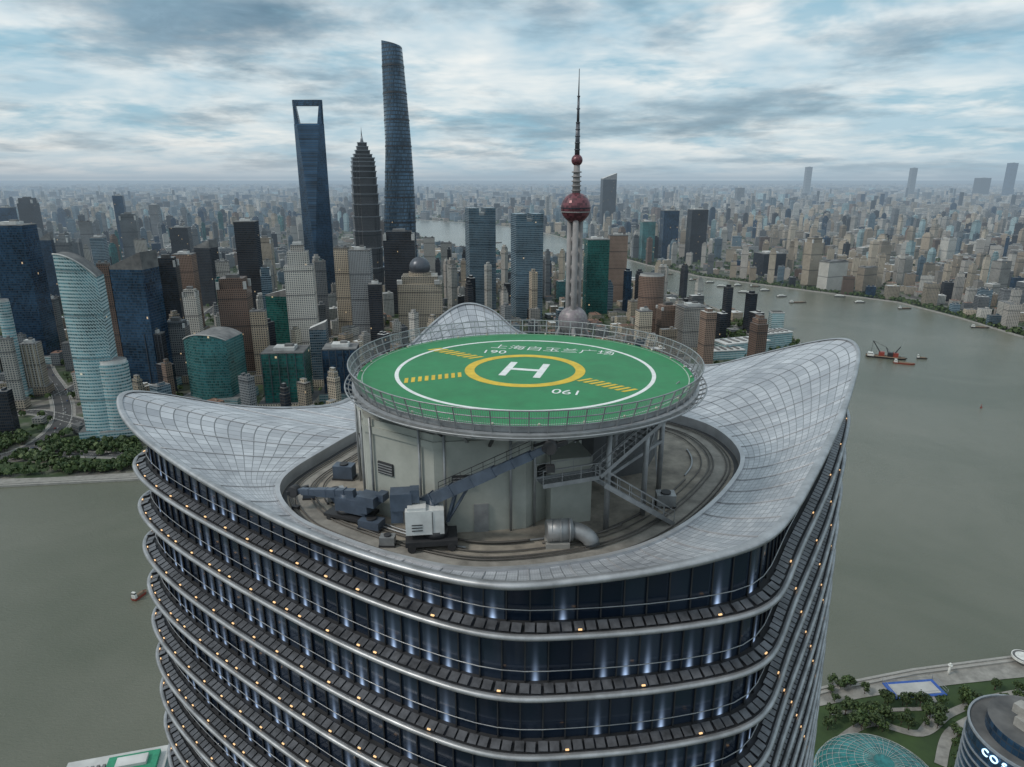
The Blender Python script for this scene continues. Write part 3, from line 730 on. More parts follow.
# ------------------------------------------------------------------ near bank park
b=MB(); P=[g2(800,700),g2(860,686),g2(940,674),g2(1000,668),g2(1060,660),g2(1120,800),g2(800,860)]
b.poly([(x,y,.9) for x,y in P]); b.obj('park_lawn',[M['lawn']],kind='structure')
b=MB()
for k_,(PP,w_) in enumerate((([g2(800,702),g2(870,689),g2(950,678),g2(1060,667)],14),([g2(835,745),g2(870,725),g2(920,735),g2(950,715),g2(990,700),g2(1030,692)],5),([g2(920,735),g2(935,710),g2(925,690)],4),([g2(940,767),g2(950,735),g2(985,715)],6),([g2(830,715),g2(880,712),g2(935,710)],3))):
    strip(smoothp(PP),w_,1.3+.01*k_,b)
b.obj('path',[M['pave']],kind='structure')
x,y,_=G(914,691); b=MB(); b.box(x,y,1.2,1.8,34,14,.1,0); b.box(x,y,1.8,2.0,29,10,.1,1)
e=thing('sports_court',(x,y,0),'blue edged white sports court beside the promenade','sports court'); b.obj('court_surface',[M['bblue'],M['roofw']],e)
b=MB()
qq=rect(x,y,34,14,.1)
for q in qq: b.tube((*q,1.8),(*q,5.5),.15)
for i in range(4):
    for z in(3.5,5.5): b.tube((*qq[i],z),(*qq[(i+1)%4],z),.08)
b.obj('court_fence',[M['chrome']],e)
for i in range(230):
    px,py=U(826,1030),U(688,790); x,y,_=G(px,py)
    if any(abs(px-a)<w_ and abs(py-c)<h_ for a,c,w_,h_ in((914,690,42,13),(885,770,66,34),(1030,780,50,60))): continue
    if R_()<.25 and py<700: continue
    near_tree(x,y,.9,U(.6,1.15))
# glass dome
x,y,_=G(880,782,6); e=thing('glass_dome',(x,y,0),'shallow teal glass dome roof with white ribs','dome')
b=MB(); b.sphere((x,y,4),31,0,48,10,.5,0,90); b.obj('dome_glazing',[simple('dome_teal_glass',(.03,.19,.19),.25,.2,scale=.3,haze=True,var=.5)],e)
b=MB()
for i in range(40):
    a=i*math.tau/40; pts=[(x+31.2*math.cos(t)*math.cos(a),y+31.2*math.cos(t)*math.sin(a),4+15.7*math.sin(t)) for t in [math.radians(k*9) for k in range(10)]]
    b.path(pts,.09,4)
for t in range(8,80,8): b.path([(x+31.2*math.cos(math.radians(t))*math.cos(i*math.tau/48),y+31.2*math.cos(math.radians(t))*math.sin(i*math.tau/48),4+15.7*math.sin(math.radians(t))) for i in range(48)],.08,4,closed=True)
b.obj('dome_rib',[M['roofw']],e)
b=MB(); b.prism(ell(x,y,32,32,0,48),0,4,0,0); b.obj('base_wall',[M['pale']],e)
# round tower with sign
x,y,_=G(1036,738,85); e=thing('round_office_tower',(x,y,0),'cylindrical banded dark glass tower with glowing roof sign','office tower')
RR=24
b=MB(); b.prism(ell(x,y,RR,RR,0,48),0,85,0,1); b.prism(ell(x,y,RR*.75,RR*.75,0,48),85,91,0,1); b.obj('wall',[M['navy'],M['roof']],e)
bandm=simple('grey_band_panel',(.22,.24,.26),.4,emit=(.6,.8,1),es=.03)
for z in range(5,80,4):
    b=MB(); b.loft([[(px_,py_,zz) for px_,py_ in ell(x,y,RR+o_,RR+o_,0,48)] for zz,o_ in((z,0),(z,.5),(z+.6,.5),(z+.6,0))],0); b.obj('floor_band',[bandm],e)
b=MB(); b.loft([[(px_,py_,zz) for px_,py_ in ell(x,y,RR+o_,RR+o_,0,48)] for zz,o_ in((85,0),(85,.4),(86,.4),(86,-.4),(85.1,-.4))],0); b.obj('parapet',[bandm],e)
b=MB(); b.box(x,y,91,95,18,10,.4,0); b.box(x-6,y+3,95,99,5,5,.4,0); b.tube((x,y,95),(x,y,103),.5,.3); b.obj('roof_plant',[M['kerb']],e)
lm=simple('sign_glow',(.5,.7,.9),.5,emit=(.45,.72,1),es=1.6)
for i,ch in enumerate('COSCO'):
    a=math.radians(192+i*9); me=text_mesh(ch,4.3,.3); me.materials.append(lm)
    o=bpy.data.objects.new('sign_letter',me); sc.collection.objects.link(o); o.parent=e
    o.location=(math.cos(a)*(RR+.9),math.sin(a)*(RR+.9),82.6); o.rotation_euler=(math.pi/2,0,a+math.pi/2)
# viewing platform and lamp pylon
x,y,_=G(1024,657,6); e=thing('viewing_platform',(x,y,0),'round white viewing platform on a pier','platform')
b=MB(); b.prism(ell(x,y,7,7,0,32),5,6.5,0,0); b.annulus(x,y,6.55,5,6.4,32,1); b.obj('platform_deck',[M['bwhite'],M['roof']],e)
b=MB(); b.tube((x,y,0),(x,y,5),1.6,3,14); b.obj('pier',[M['quay']],e)
x,y,_=G(948,676); e=thing('beacon_post',(x,y,0),'small white beacon post on the promenade','beacon')
b=MB(); b.tube((x,y,0),(x,y,8),.9,.6,12); b.obj('post',[M['bwhite']],e); b=MB(); b.tube((x,y,8),(x,y,8.6),1.4,1.4,12); b.sphere((x,y,9.3),.8,0,12,8); b.obj('beacon_head',[M['bwhite']],e)
# corner building at bottom
x,y,_=G(112,776,72); e=thing('low_office_building',(x,y,0),'office block with green and white flat roof','building')
b=MB(); b.prism(rect(x,y,40,24,.25),0,72,0,1); b.obj('wall',[M['pale'],M['roofw']],e)
b=MB(); b.box(x+6,y+5,72.2,74,20,10,.25,0); b.box(x+6,y+5,74,75.4,12,5,.25,1)
b.obj('roof',[simple('green_roof_paint',(.03,.25,.14),.6),M['roofw'],M['roof']],e)
for k in range(5): b=MB(); b.box(x-12+k*2.2,y+2+k*.5,72.2,73.2,1.2,3,.25,0); b.obj('roof_vent',[M['roof']],e)
# ------------------------------------------------------------------ boats
def boat(px,py,L,W,rot,kind,label,name='cargo_boat'):
    x,y,_=G(px,py); e=thing(name,(x,y,.4),label,'boat','boats on the river')
    c,n=math.cos(rot),math.sin(rot); T_=lambda a,b_,z:(x+a*c-b_*n,y+a*n+b_*c,z)
    def out(k,z): return [T_(a*L*k,b_*W*k,z) for a,b_ in((-.5,-.42),(-.45,-.5),(.28,-.5),(.42,-.3),(.5,0),(.42,.3),(.28,.5),(-.45,.5),(-.5,.42))]
    hgt=max(1.6,L*.035); b=MB(); b.loft([out(.94,.3),out(1,.4+hgt)],0,cap=1); b.loft([out(1.0,.4+hgt),out(1.01,.4+hgt+.6)],0)
    b.obj('hull',[M['hull'] if kind!='red' else M['hullr'],M['bcargo'] if kind!='ferry' else M['bwhite']],e)
    z=.4+hgt; b=MB(); 
    def bx(a0,a1,w_,z0,z1,m=0):
        r_=lambda zz:[T_(a*L,b_*W,zz) for a,b_ in((a0,-w_),(a1,-w_),(a1,w_),(a0,w_))]
        b.loft([r_(z0),r_(z1)],m,cap=m)
    if kind=='ferry': bx(-.42,.3,.4,z,z+2.5);bx(-.41,.31,.41,z+1,z+1.8,1);bx(-.3,.1,.3,z+2.5,z+4.6)
    else: bx(-.46,-.3,.4,z,z+3);bx(-.45,-.33,.33,z+3,z+5.4);bx(-.455,-.325,.34,z+3.8,z+4.7,1)
    b.obj('cabin',[M['bwhite'],M['bwin']],e)
    if kind!='ferry':
        b=MB()
        r0=[T_(a*L,b_*W,z) for a,b_ in((-.25,-.38),(.32,-.38),(.32,.38),(-.25,.38))]; r1=[T_(a*L,b_*W,z+1.6) for a,b_ in((-.2,-.2),(.27,-.2),(.27,.2),(-.2,.2))]
        b.loft([r0,r1],0,cap=0); b.obj('cargo',[M['bcargo']],e)
    return e,T_,z
e,T_,z=boat(886,358,66,18,-.45,'dark','black and red crane barge working on the river','crane_barge')
b=MB()
for s in(-2,2):
    b.beam(T_(-8,s,z+3),T_(-24,s*.3,z+27),1.3,1.3); b.beam(T_(4,s,z+3),T_(-2,0,z+17),1.1,1.1); b.beam(T_(10,s,z+2),T_(20,s*.3,z+20),1.2,1.2)
for k in range(8):
    t=k/8; b.beam(T_(-8-16*t,-2*(1-t*.7),z+3+24*t),T_(-8-16*t-2,2*(1-t*.7),z+3+24*t+3),.6); b.beam(T_(10+10*t,-2*(1-t*.7),z+2+18*t),T_(11+10*t,2*(1-t*.7),z+4.5+18*t),.6)
b.beam(T_(-2,0,z+17),T_(-24,0,z+27),.4); b.beam(T_(-2,0,z+17),T_(10,0,z+3),.4); b.beam(T_(-24,0,z+27),T_(-25,0,z+6),.4)
b.obj('crane_boom',[M['hull']],e)
b=MB(); 
for a in(-8,6,14):
    q=T_(a,0,z); b.box(q[0],q[1],z,z+8,9,9,-.45,0 if a!=6 else 1)
b.obj('crane_house',[M['hullr'],M['hull']],e)
boat(904,364,34,9,-.45,'red','red cargo boat moored beside the crane barge')
boat(922,359,17,6,-.3,'dark','small dark tug boat on open water','tug_boat')
boat(140,597,13,4.5,1.3,'red','small red work boat near the tower','work_boat')
boat(798,303,46,9,.1,'dark','long low dark cargo barge on the river')
for px,py,L,k in((745,293,40,'ferry'),(722,287,32,'ferry'),(695,280,50,'dark'),(765,291,30,'ferry'),(668,275,44,'dark'),(738,286,26,'ferry'),(782,297,30,'ferry'),(905,309,34,'dark'),(860,303,30,'ferry'),(497,243,60,'dark'),(470,240,60,'dark'),(710,283,30,'ferry'),(755,287,30,'dark'),(980,328,36,'dark'),(840,297,30,'ferry')):
    boat(px,py,L,8,U(-.3,.3)+(.6 if px<700 else 0),k,'white river ferry under way' if k=='ferry' else 'dark low cargo barge under way','river_ferry' if k=='ferry' else 'cargo_boat')
x,y,_=G(981,408); e=thing('channel_buoy',(x,y,.4),'small red channel buoy floating on the river','buoy')
b=MB(); b.tube((x,y,.2),(x,y,1.6),1.6,1.3,12); b.obj('float',[M['hullr']],e); b=MB(); b.tube((x,y,1.6),(x,y,4.5),.5,.2,8); b.sphere((x,y,4.8),.5,0,8,6); b.obj('top_mark',[M['hullr']],e)
# ================================================================== MAIN TOWER
rimp=[(500,584,22),(580,579,21.7),(660,568,21.4),(725,553,21.2),(768,536,20.9),(793,508,20.6),(812,475,20.2),(830,440,19.9),(845,405,19.3),(857,365,18.8),(857,347,18.4),(843,338,18.2),(800,345,19.5),(745,358,21),(700,366,22.3)]
rim=[G(a,c,CZ-h) for a,c,h in rimp]+[(12,86,CZ-21.5)]+[G(a,c,CZ-h) for a,c,h in((520,333,20),(497,312,17.6),(465,303,16.5),(437,320,17.8),(415,341,19.5))]+[G(a,c,CZ-h) for a,c,h in((355,396,22.5),(300,408,22.5),(220,405,21.5),(165,394,20.2),(130,390,19.4),(119,398,19.5),(125,418,20.3),(150,443,21),(200,477,21.7),(270,515,22.2),(340,545,22.3),(420,570,22.2))]
inn=[(-2.5,36.2),(2.9,36.8),(7.8,38.6),(12.3,42.2),(16.8,48),(19.6,53.6),(19.7,59.2),(17.5,63.5),(10,69.5),(0,72),(-8,68.5),(-13.6,61.5),(-16.4,55.4),(-18.2,48.8),(-15.6,43.4),(-11.5,40.1),(-7,37.6)]
C0=(1.0,56.0); NA=480
def polar(P):
    P=[Vector((p[0],p[1],p[2] if len(p)>2 else 0)) for p in P]; S_=[];L=len(P)
    for i in range(L):
        a,b_,c,d=P[i-1],P[i],P[(i+1)%L],P[(i+2)%L]
        for k in range(14):
            t=k/14; S_.append(.5*((2*b_)+(c-a)*t+(2*a-5*b_+4*c-d)*t*t+(3*b_-a-3*c+d)*t**3))
    th=np.array([math.atan2(p.y-C0[1],p.x-C0[0]) for p in S_]); rr=np.array([math.hypot(p.x-C0[0],p.y-C0[1]) for p in S_]); zz=np.array([p.z for p in S_])
    o=np.argsort(th); th,rr,zz=th[o],rr[o],zz[o]
    A_=np.linspace(-math.pi,math.pi,NA,endpoint=False)
    return A_,np.interp(A_,th,rr,period=2*math.pi),np.interp(A_,th,zz,period=2*math.pi)
AN,RO,ZO=polar(rim); _,RI,_z=polar(inn)
def sm_(a,n=2):
    for _ in range(n): a=(np.roll(a,1)+2*a+np.roll(a,-1))/4
    return a
RO=sm_(RO,6);ZO=sm_(ZO,10);RI=sm_(RI,12)
CA,SA=np.cos(AN),np.sin(AN)
def gau(c,w_): 
    d=(np.degrees(AN)-c+180)%360-180; return np.exp(-(d/w_)**2)
RF=sm_(RO*(1+.03*gau(-54,13)),8)
def ring(Rr,Z): 
    Z=np.broadcast_to(Z,(NA,)); return [(C0[0]+float(Rr[i]*CA[i]),C0[1]+float(Rr[i]*SA[i]),float(Z[i])) for i in range(NA)]
canopy=simple('canopy_edge_metal',(.5,.51,.53),.4,.4,scale=.4)
steel=simple('ribbon_aluminium',(.4,.41,.425),.4,.5,scale=.5,var=.4,detail=5)
darkm=simple('dark_soffit',(.035,.036,.04),.6,scale=.5)
shade=simple('shade_panel_grey',(.14,.145,.16),.4,.35,scale=.9,var=.6)
m,nt=newmat('canopy_panel_grid'); tc=nt.nodes.new('ShaderNodeTexCoord'); sp=nd(nt,'ShaderNodeSeparateXYZ',{0:tc.outputs['UV']}); g=nt.nodes.new('ShaderNodeNewGeometry')
fu=mt(nt,'FRACT',sp.outputs[0]); fv=mt(nt,'FRACT',sp.outputs[1])
ln=mt(nt,'MAXIMUM',mt(nt,'LESS_THAN',fu,.08),mt(nt,'LESS_THAN',fv,.09))
fu3=mt(nt,'LESS_THAN',mt(nt,'FRACT',mt(nt,'MULTIPLY',sp.outputs[0],4.0)),.2)
cell=nd(nt,'ShaderNodeCombineXYZ',{0:mt(nt,'FLOOR',sp.outputs[0]),1:mt(nt,'FLOOR',sp.outputs[1])})
wn=nd(nt,'ShaderNodeTexWhiteNoise',{'Vector':cell.outputs[0]},noise_dimensions='3D').outputs['Value']
nz=nd(nt,'ShaderNodeTexNoise',{'Vector':g.outputs['Position'],'Scale':.22,'Detail':5,'Roughness':.6}).outputs[0]
k=mt(nt,'MULTIPLY_ADD',wn,.3,mt(nt,'MULTIPLY',nz,.95))
r=nd(nt,'ShaderNodeMapRange',{0:k,1:.38,2:.92}).outputs[0]
bc=mixc(nt,ln,mixc(nt,mt(nt,'MULTIPLY',fu3,.25),mixc(nt,r,(.3,.315,.345),(.62,.64,.67)),(.2,.21,.23)),(.16,.17,.18))
p=nd(nt,'ShaderNodeBsdfPrincipled',{'Base Color':bc,'Roughness':mt(nt,'MULTIPLY_ADD',wn,.2,.3),'Metallic':.2})
finish(nt,p.outputs[0],False); M['cpan']=m
tower=thing('office_tower',(C0[0],C0[1],0),'tall dark glass tower with silver wave bands and petal shaped canopy','skyscraper')
DZ=CZ-23.5
PW=1.5; ZI=DZ+.8
def can(t,dz=0): return RI+(RO-RI)*t, ZI+(ZO-ZI)*np.sign(t)*abs(t)**PW+dz
def canz(Rr): 
    t=np.clip((Rr-RI)/(RO-RI),0,1); return ZI+(ZO-ZI)*t**PW
b=MB(); rings=[ring(*can(t)) for t in np.linspace(0,1,33)]
uu=[i*.4 for i in range(NA+1)]
b.loft(rings,0,sm=True,vv=[i*.5 for i in range(33)],uu=uu); b.obj('canopy_skin',[M['cpan']],tower)
b=MB()
for i in range(0,NA,10):
    pts=[]
    for t in np.linspace(0,1,13):
        Rr,Z=can(t,.03); pts.append((C0[0]+Rr[i]*CA[i],C0[1]+Rr[i]*SA[i],Z[i]))
    b.path(pts,.045,4)
b.obj('canopy_rib',[canopy],tower,kind='stuff')
b=MB(); prof=[(-.3,.04),(-.05,.14),(.15,.16),(.3,.06),(.33,-.1),(.22,-.26),(0,-.34),(-.5,-.34)]
b.loft([ring(RO+o_,ZO+q) for o_,q in prof],0,sm=True); b.obj('canopy_rim',[steel],tower)
RS=np.minimum(RF*.945-.5,RO-.6); RT=np.minimum(RF*.945,RO-.1)
ZT=canz(RT)-.35
b=MB(); b.loft([ring(RO-.2,ZO-.3)]+[ring(RI+.5+(RS-RI-.5)*t,canz(RI+.5+(RS-RI-.5)*t)-.4-.5*(1-t)) for t in(1,.75,.5,.25,0)],0,sm=True); b.obj('canopy_soffit',[darkm],tower)
b=MB(); b.loft([ring(RI-.25,np.full(NA,DZ)),ring(RI-.25,np.full(NA,DZ+.95)),ring(RI+.1,np.full(NA,DZ+1.0)),ring(RI+.1,np.full(NA,DZ+.7))],0,sm=False); b.obj('gutter_kerb',[canopy],tower)
deckm=simple('roof_deck_concrete',(.38,.34,.285),.85,scale=.6,col2=(.15,.135,.118),bump=.3,detail=6)
b=MB(); b.poly(ring(RI+.4,DZ)); b.obj('roof_deck',[deckm],tower)
railm=simple('rail_steel',(.13,.12,.11),.6,.4)
for sc_ in (1.0,1.3,2.4,2.7,3.4):
    b=MB(); b.path([(x,y,DZ+.14) for x,y,_ in ring(RI-sc_,DZ)],.06,4,0,closed=True); b.obj('maintenance_rail',[railm],tower)
b=MB(); b.loft([ring(RI-.3,DZ+.02),ring(RI-.7,DZ+.02)],0); b.obj('drain_channel',[darkm],tower)
b=MB(); b.loft([ring(RI-.9,DZ+.012),ring(RI-2.9,DZ+.012)],0); b.obj('track_plinth',[simple('track_concrete',(.33,.31,.28),.85,scale=.8,col2=(.16,.15,.135),detail=6)],tower)
# facade
def kz(z):
    t=min(max((284-z)/60,0),1); return .945+.085*t
def fac(z): return [Vector((C0[0]+RF[i]*kz(z)*CA[i],C0[1]+RF[i]*kz(z)*SA[i])) for i in range(NA)]
def norms(P):
    n=len(P);o=[]
    for i in range(n):
        d=(P[(i+2)%n]-P[i-2]).normalized(); o.append(Vector((d.y,-d.x)))
    return o
def resample(P,sp_):
    L=[0]
    for i in range(len(P)): L.append(L[-1]+(P[(i+1)%len(P)]-P[i]).length)
    n=int(L[-1]/sp_); T_=np.linspace(0,L[-1],n,endpoint=False)
    X=np.interp(T_,L,[p.x for p in P]+[P[0].x]);Y=np.interp(T_,L,[p.y for p in P]+[P[0].y])
    Q=[Vector((float(a),float(c))) for a,c in zip(X,Y)]; return Q,norms(Q)
m,nt=newmat('tower_curtain_glass'); tc=nt.nodes.new('ShaderNodeTexCoord'); sp=nd(nt,'ShaderNodeSeparateXYZ',{0:tc.outputs['UV']})
cu=mt(nt,'DIVIDE',sp.outputs[0],1.4); cv=sp.outputs[1]
fu=mt(nt,'FRACT',cu); fv=mt(nt,'FRACT',cv)
cell=nd(nt,'ShaderNodeCombineXYZ',{0:mt(nt,'FLOOR',cu),1:mt(nt,'FLOOR',cv)})
wn=nd(nt,'ShaderNodeTexWhiteNoise',{'Vector':cell.outputs[0]},noise_dimensions='3D')
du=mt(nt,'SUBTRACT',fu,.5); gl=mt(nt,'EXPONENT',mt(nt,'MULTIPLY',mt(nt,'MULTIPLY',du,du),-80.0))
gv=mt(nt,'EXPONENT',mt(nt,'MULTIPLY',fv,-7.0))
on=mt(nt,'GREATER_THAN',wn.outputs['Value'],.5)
es=mt(nt,'MULTIPLY',mt(nt,'MULTIPLY',gl,gv),mt(nt,'MULTIPLY',on,mt(nt,'MULTIPLY',wn.outputs['Value'],1.9)))  # wash of the blue-white window-foot lights, painted into the glass as emission
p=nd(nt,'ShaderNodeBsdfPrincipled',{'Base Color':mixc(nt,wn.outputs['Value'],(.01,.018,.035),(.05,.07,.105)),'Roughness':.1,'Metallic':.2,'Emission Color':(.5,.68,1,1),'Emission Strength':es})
finish(nt,p.outputs[0],False); glassm=m
FH=4.2; Z1=284.6
b=MB()
RT0=RF*kz(284); tb=ring(RT0,Z1); tt=ring(RT,np.maximum(ZT,Z1+1))
b.loft([tb,tt],0,vv=[0,.98])
nfl=67
for i in range(nfl):
    z=Z1-FH*(i+1); P=fac(z); b.loft([[(p.x,p.y,z) for p in P],[(p.x,p.y,z+FH) for p in P]],0,vv=[-(i+1)+.03,-i])
b.obj('curtain_wall',[glassm],tower)
prof=[(-.1,.2),(1.1,.06),(1.2,.13),(1.38,.17),(1.5,.1),(1.55,-.02),(1.5,-.13),(1.32,-.19),(1.0,-.17),(-.3,-.32)]
pm=[1,1,0,0,0,0,0,0,1]
lamps=[]
warm=simple('warm_lamp',(1,.6,.3),.5,emit=(1,.6,.28),es=.9)
sh=MB(); mu_=MB()
for i in range(nfl):
    z=Z1-FH*i; P=fac(z); N_=norms(P)
    b=MB(); pr=prof if i<14 else [prof[0],prof[3],prof[5],prof[7],prof[9]]; mm=pm if i<14 else [1,0,0,1]
    b.loft([[(P[j].x+N_[j].x*o_,P[j].y+N_[j].y*o_,z+q) for j in range(NA)] for o_,q in pr],0,ms=mm,sm=True)
    b.obj('floor_band',[steel,darkm],tower)
    if i<13:
        Q,NN=resample(P,1.4)
        b=MB(); b.path([(q.x+n.x*.3,q.y+n.y*.3,z+1.1) for q,n in zip(Q,NN)],.04,4,closed=True); b.obj('guard_rail',[steel],tower)
        for j,(q,n) in enumerate(zip(Q,NN)):
            if q.y>92: continue
            tdir=Vector((-n.y,n.x))
            for hf in(0,.7):
                a=q+n*.45+tdir*hf; d=q+n*1.05+tdir*hf
                z0,z1=z+.38,z+.2
                A_=[(a.x+tdir.x*s,a.y+tdir.y*s,z0) for s in(-.29,.29)]; D_=[(d.x+tdir.x*s,d.y+tdir.y*s,z1) for s in(.29,-.29)]
                sh.loft([[(x,y,zz-.04) for x,y,zz in A_+D_],A_+D_],0,cap=0)
            if i: mu_.beam((q.x+n.x*.08,q.y+n.y*.08,z+.2),(q.x+n.x*.08,q.y+n.y*.08,z+FH-.3),.08,.2)
            else:
                rr=math.hypot(q.x-C0[0],q.y-C0[1]); ii=int((math.atan2(q.y-C0[1],q.x-C0[0])+math.pi)/(2*math.pi)*NA)%NA
                mu_.beam((q.x+n.x*.08,q.y+n.y*.08,z+.2),(q.x,q.y,float(ZT[ii])-.15),.08,.2)
            if (j+i*3)%6==0 or (q.x<-8 and j%2==0): lamps.append((q+n*1.12,z+.24,math.atan2(n.y,n.x)))
sh.obj('shade_panel_rows',[shade],tower,kind='stuff'); mu_.obj('mullion_rows',[darkm],tower,kind='stuff')
lamps.sort(key=lambda l:(l[0].x**2+l[0].y**2+(CZ-l[1])**2))
lb=MB(); lb.box(0,0,0,.07,.09,.22,0,0); lme=lb.mesh('lamp',[warm])
rest=MB()
for k,(p_,z,a) in enumerate(lamps):
    if k<100:
        o=bpy.data.objects.new('facade_lamp',lme); o.parent=tower; o.location=(p_.x-C0[0],p_.y-C0[1],z); o.rotation_euler=(0,0,a); sc.collection.objects.link(o)
    else: rest.box(p_.x,p_.y,z,z+.07,.09,.22,a,0)
rest.obj('facade_lamp_rows',[warm],tower,kind='stuff')
# ================================================================== HELIPAD
HX,HY,HZ=1.0,50.9,CZ-14.2
pad=thing('helipad',(HX,HY,DZ),'round green rooftop helipad with white letter and safety fence','helipad')
greenp=simple('helipad_green_paint',(.016,.235,.075),.5,scale=.6,col2=(.012,.165,.05),detail=7)
wp=simple('white_paint',(.78,.8,.78),.55,scale=1.5,var=.15); yp=simple('yellow_paint',(.7,.48,.03),.55,scale=1.2,var=.2)
wpf=simple('faded_white_paint',(.4,.5,.42),.55,scale=2.5,var=.3)
grating=simple('galvanised_steel',(.34,.35,.36),.45,.45,scale=1)
PRD=12.7
b=MB(); n=96
circ=lambda r,z,cx=HX,cy=HY:[(cx+r*math.cos(i*math.tau/n),cy+r*math.sin(i*math.tau/n),z) for i in range(n)]
b.loft([circ(PRD,HZ-.4),circ(PRD,HZ)],1,cap=0); b.obj('landing_surface',[greenp,grating],pad)
ha=math.radians(-14)
def HP(a,c): return (HX+a*math.cos(ha)-c*math.sin(ha),HY+a*math.sin(ha)+c*math.cos(ha))
b=MB(); b.annulus(HX,HY,HZ+.01,9.65,9.95,120); b.obj('white_ring',[wp],pad)
b=MB(); b.annulus(HX,HY,HZ+.01,12.3,12.38,120); b.obj('white_ring',[wpf],pad)
b=MB()
hp=[(-1.6,-2),(-1.05,-2),(-1.05,-.27),(1.05,-.27),(1.05,-2),(1.6,-2),(1.6,2),(1.05,2),(1.05,.27),(-1.05,.27),(-1.05,2),(-1.6,2)]
b.poly([(*HP(a,c),HZ+.01) for a,c in hp]); b.obj('letter_marking',[wp],pad)
b=MB(); b.annulus(HX,HY,HZ+.01,3.9,4.65,96); b.obj('yellow_ring',[yp],pad)
def hatch(p,q,w_,k):
    b=MB(); p=Vector(p[:2]);q=Vector(q[:2]); d=(q-p)/k; n_=Vector((-d.y,d.x)).normalized()*w_
    for i in range(k):
        a=p+d*i; c=a+d*.55; s=d*.7
        b.poly([(*(a-n_),HZ+.012),(*(c-n_),HZ+.012),(*(c+n_+s),HZ+.012),(*(a+n_+s),HZ+.012)])
    b.obj('hatched_marking',[yp],pad,kind='stuff')
hatch(G(402,381,HZ),G(462,374.5,HZ),.6,9); hatch(G(581,379,HZ),G(632,391,HZ),.6,8); hatch(G(432,348.5,HZ),G(478,358,HZ),.6,8)
for txt,px,py,s,ro,mm_ in(('上海白玉兰广场',552,350,1.55,ha,wp),('190',494,352,1.45,ha+.1,wp),('190',567,392,1.45,ha+math.pi,wp)):
    me=text_mesh(txt,s,.003,-.008 if len(txt)>4 else 0); me.materials.append(mm_); x,y,_=G(px,py,HZ)
    o=bpy.data.objects.new('painted_lettering',me); o.parent=pad; o.location=(x-HX,y-HY,HZ+.015-DZ); o.rotation_euler=(0,0,ro); sc.collection.objects.link(o)
b=MB(); NP=72
for i in range(NP):
    a=i*math.tau/NP; b.beam((HX+12.8*math.cos(a),HY+12.8*math.sin(a),HZ-.4),(HX+13.3*math.cos(a),HY+13.3*math.sin(a),HZ+1.2),.08)
for r,z in((13.3,1.2),(13.15,.7),(12.95,.12)): b.path(circ(r,HZ+z),.045,5,closed=True)
for i in range(576):
    a=i*math.tau/576; b.beam((HX+12.95*math.cos(a),HY+12.95*math.sin(a),HZ),(HX+13.3*math.cos(a),HY+13.3*math.sin(a),HZ+1.2),.018)
b.obj('safety_fence',[grating],pad)
b=MB(); b.loft([circ(12.85,HZ-.75),circ(13.1,HZ-.75),circ(13.1,HZ-.4),circ(12.8,HZ-.36)],0); b.loft([circ(12.5,HZ-1.0),circ(12.5,HZ-.4)],0)
for i in range(72):
    a=i*math.tau/72; b.beam((HX+12.5*math.cos(a),HY+12.5*math.sin(a),HZ-.9),(HX+13.6*math.cos(a),HY+13.6*math.sin(a),HZ-.4),.1)
b.path(circ(13.6,HZ-.4),.06,5,closed=True); b.path(circ(13.35,HZ-.5),.03,5,closed=True)
b.obj('edge_catwalk',[grating],pad)
b=MB(); b.poly(list(reversed(circ(12.6,HZ-.45)))); b.obj('underside_plate',[darkm],pad)
for i in range(36):
    b=MB(); a=i*math.tau/36; ca,sa=math.cos(a),math.sin(a)
    b.beam((HX+3*ca,HY+3*sa,HZ-.8),(HX+12.6*ca,HY+12.6*sa,HZ-.7),.22,.5); b.beam((HX+8.6*ca-1,HY+8.6*sa,HZ-2.9),(HX+12.1*ca,HY+12.1*sa,HZ-.95),.18)
    b.obj('support_bracket',[grating if i%2 else darkm],pad)
# plinth
conc=simple('stained_render',(.44,.455,.415),.8,scale=.35,col2=(.3,.315,.285),bump=.12,detail=7)
DX,DY=-3.2,51.0
oct_=ell(DX,DY,9.1,9.1,.30,9)
b=MB(); b.prism(oct_,DZ,HZ-2.0,0,0); b.prism(ell(DX,DY,9.25,9.25,.30,9),HZ-3.0,HZ-2.5,0,0)
b.box(3.6,45.8,DZ,DZ+5.0,3.0,4.5,.25,0)
b.obj('plinth_wall',[conc],pad)
b=MB(); b.prism(ell(6.5,57,6.5,6.5,0,8),DZ,HZ-1.2,0,0); b.obj('service_core',[simple('core_grey',(.12,.125,.13),.8)],pad)
ed=[]
for i in range(9):
    a=oct_[i];c=oct_[(i+1)%9]
    if (a[1]+c[1])/2<50: ed.append((Vector(a),Vector(c)))
for a,c in ed:
    for t in(.12,.82):
        q=a+(c-a)*t; nn=(q-Vector((DX,DY))).normalized()*.2; b=MB(); b.tube((q.x+nn.x,q.y+nn.y,DZ),(q.x+nn.x,q.y+nn.y,HZ-1.8),.09,.09,8); b.obj('drain_pipe',[grating],pad)
    q=a+(c-a)*.5; nn=(q-Vector((DX,DY))).normalized()*.05; an=math.atan2((c-a).y,(c-a).x)
    b=MB(); b.box(q.x+nn.x,q.y+nn.y,DZ,DZ+2.1,1.0,.16,an); b.obj('door',[grating],pad)
    q=a+(c-a)*.3
    b=MB(); b.box(q.x+nn.x,q.y+nn.y,DZ+3.4,DZ+4.3,1.4,.14,an)
    for k in range(4): b.box(q.x+nn.x*2,q.y+nn.y*2,DZ+3.5+k*.2,DZ+3.56+k*.2,1.3,.14,an,1)
    b.obj('louvre_vent',[darkm,grating],pad)
lb=MB(); lb.tube((0,0,0),(0,0,.14),.09,.07,8); el=lb.mesh('edge_light',[simple('edge_lamp',(.5,.5,.4),.4)])
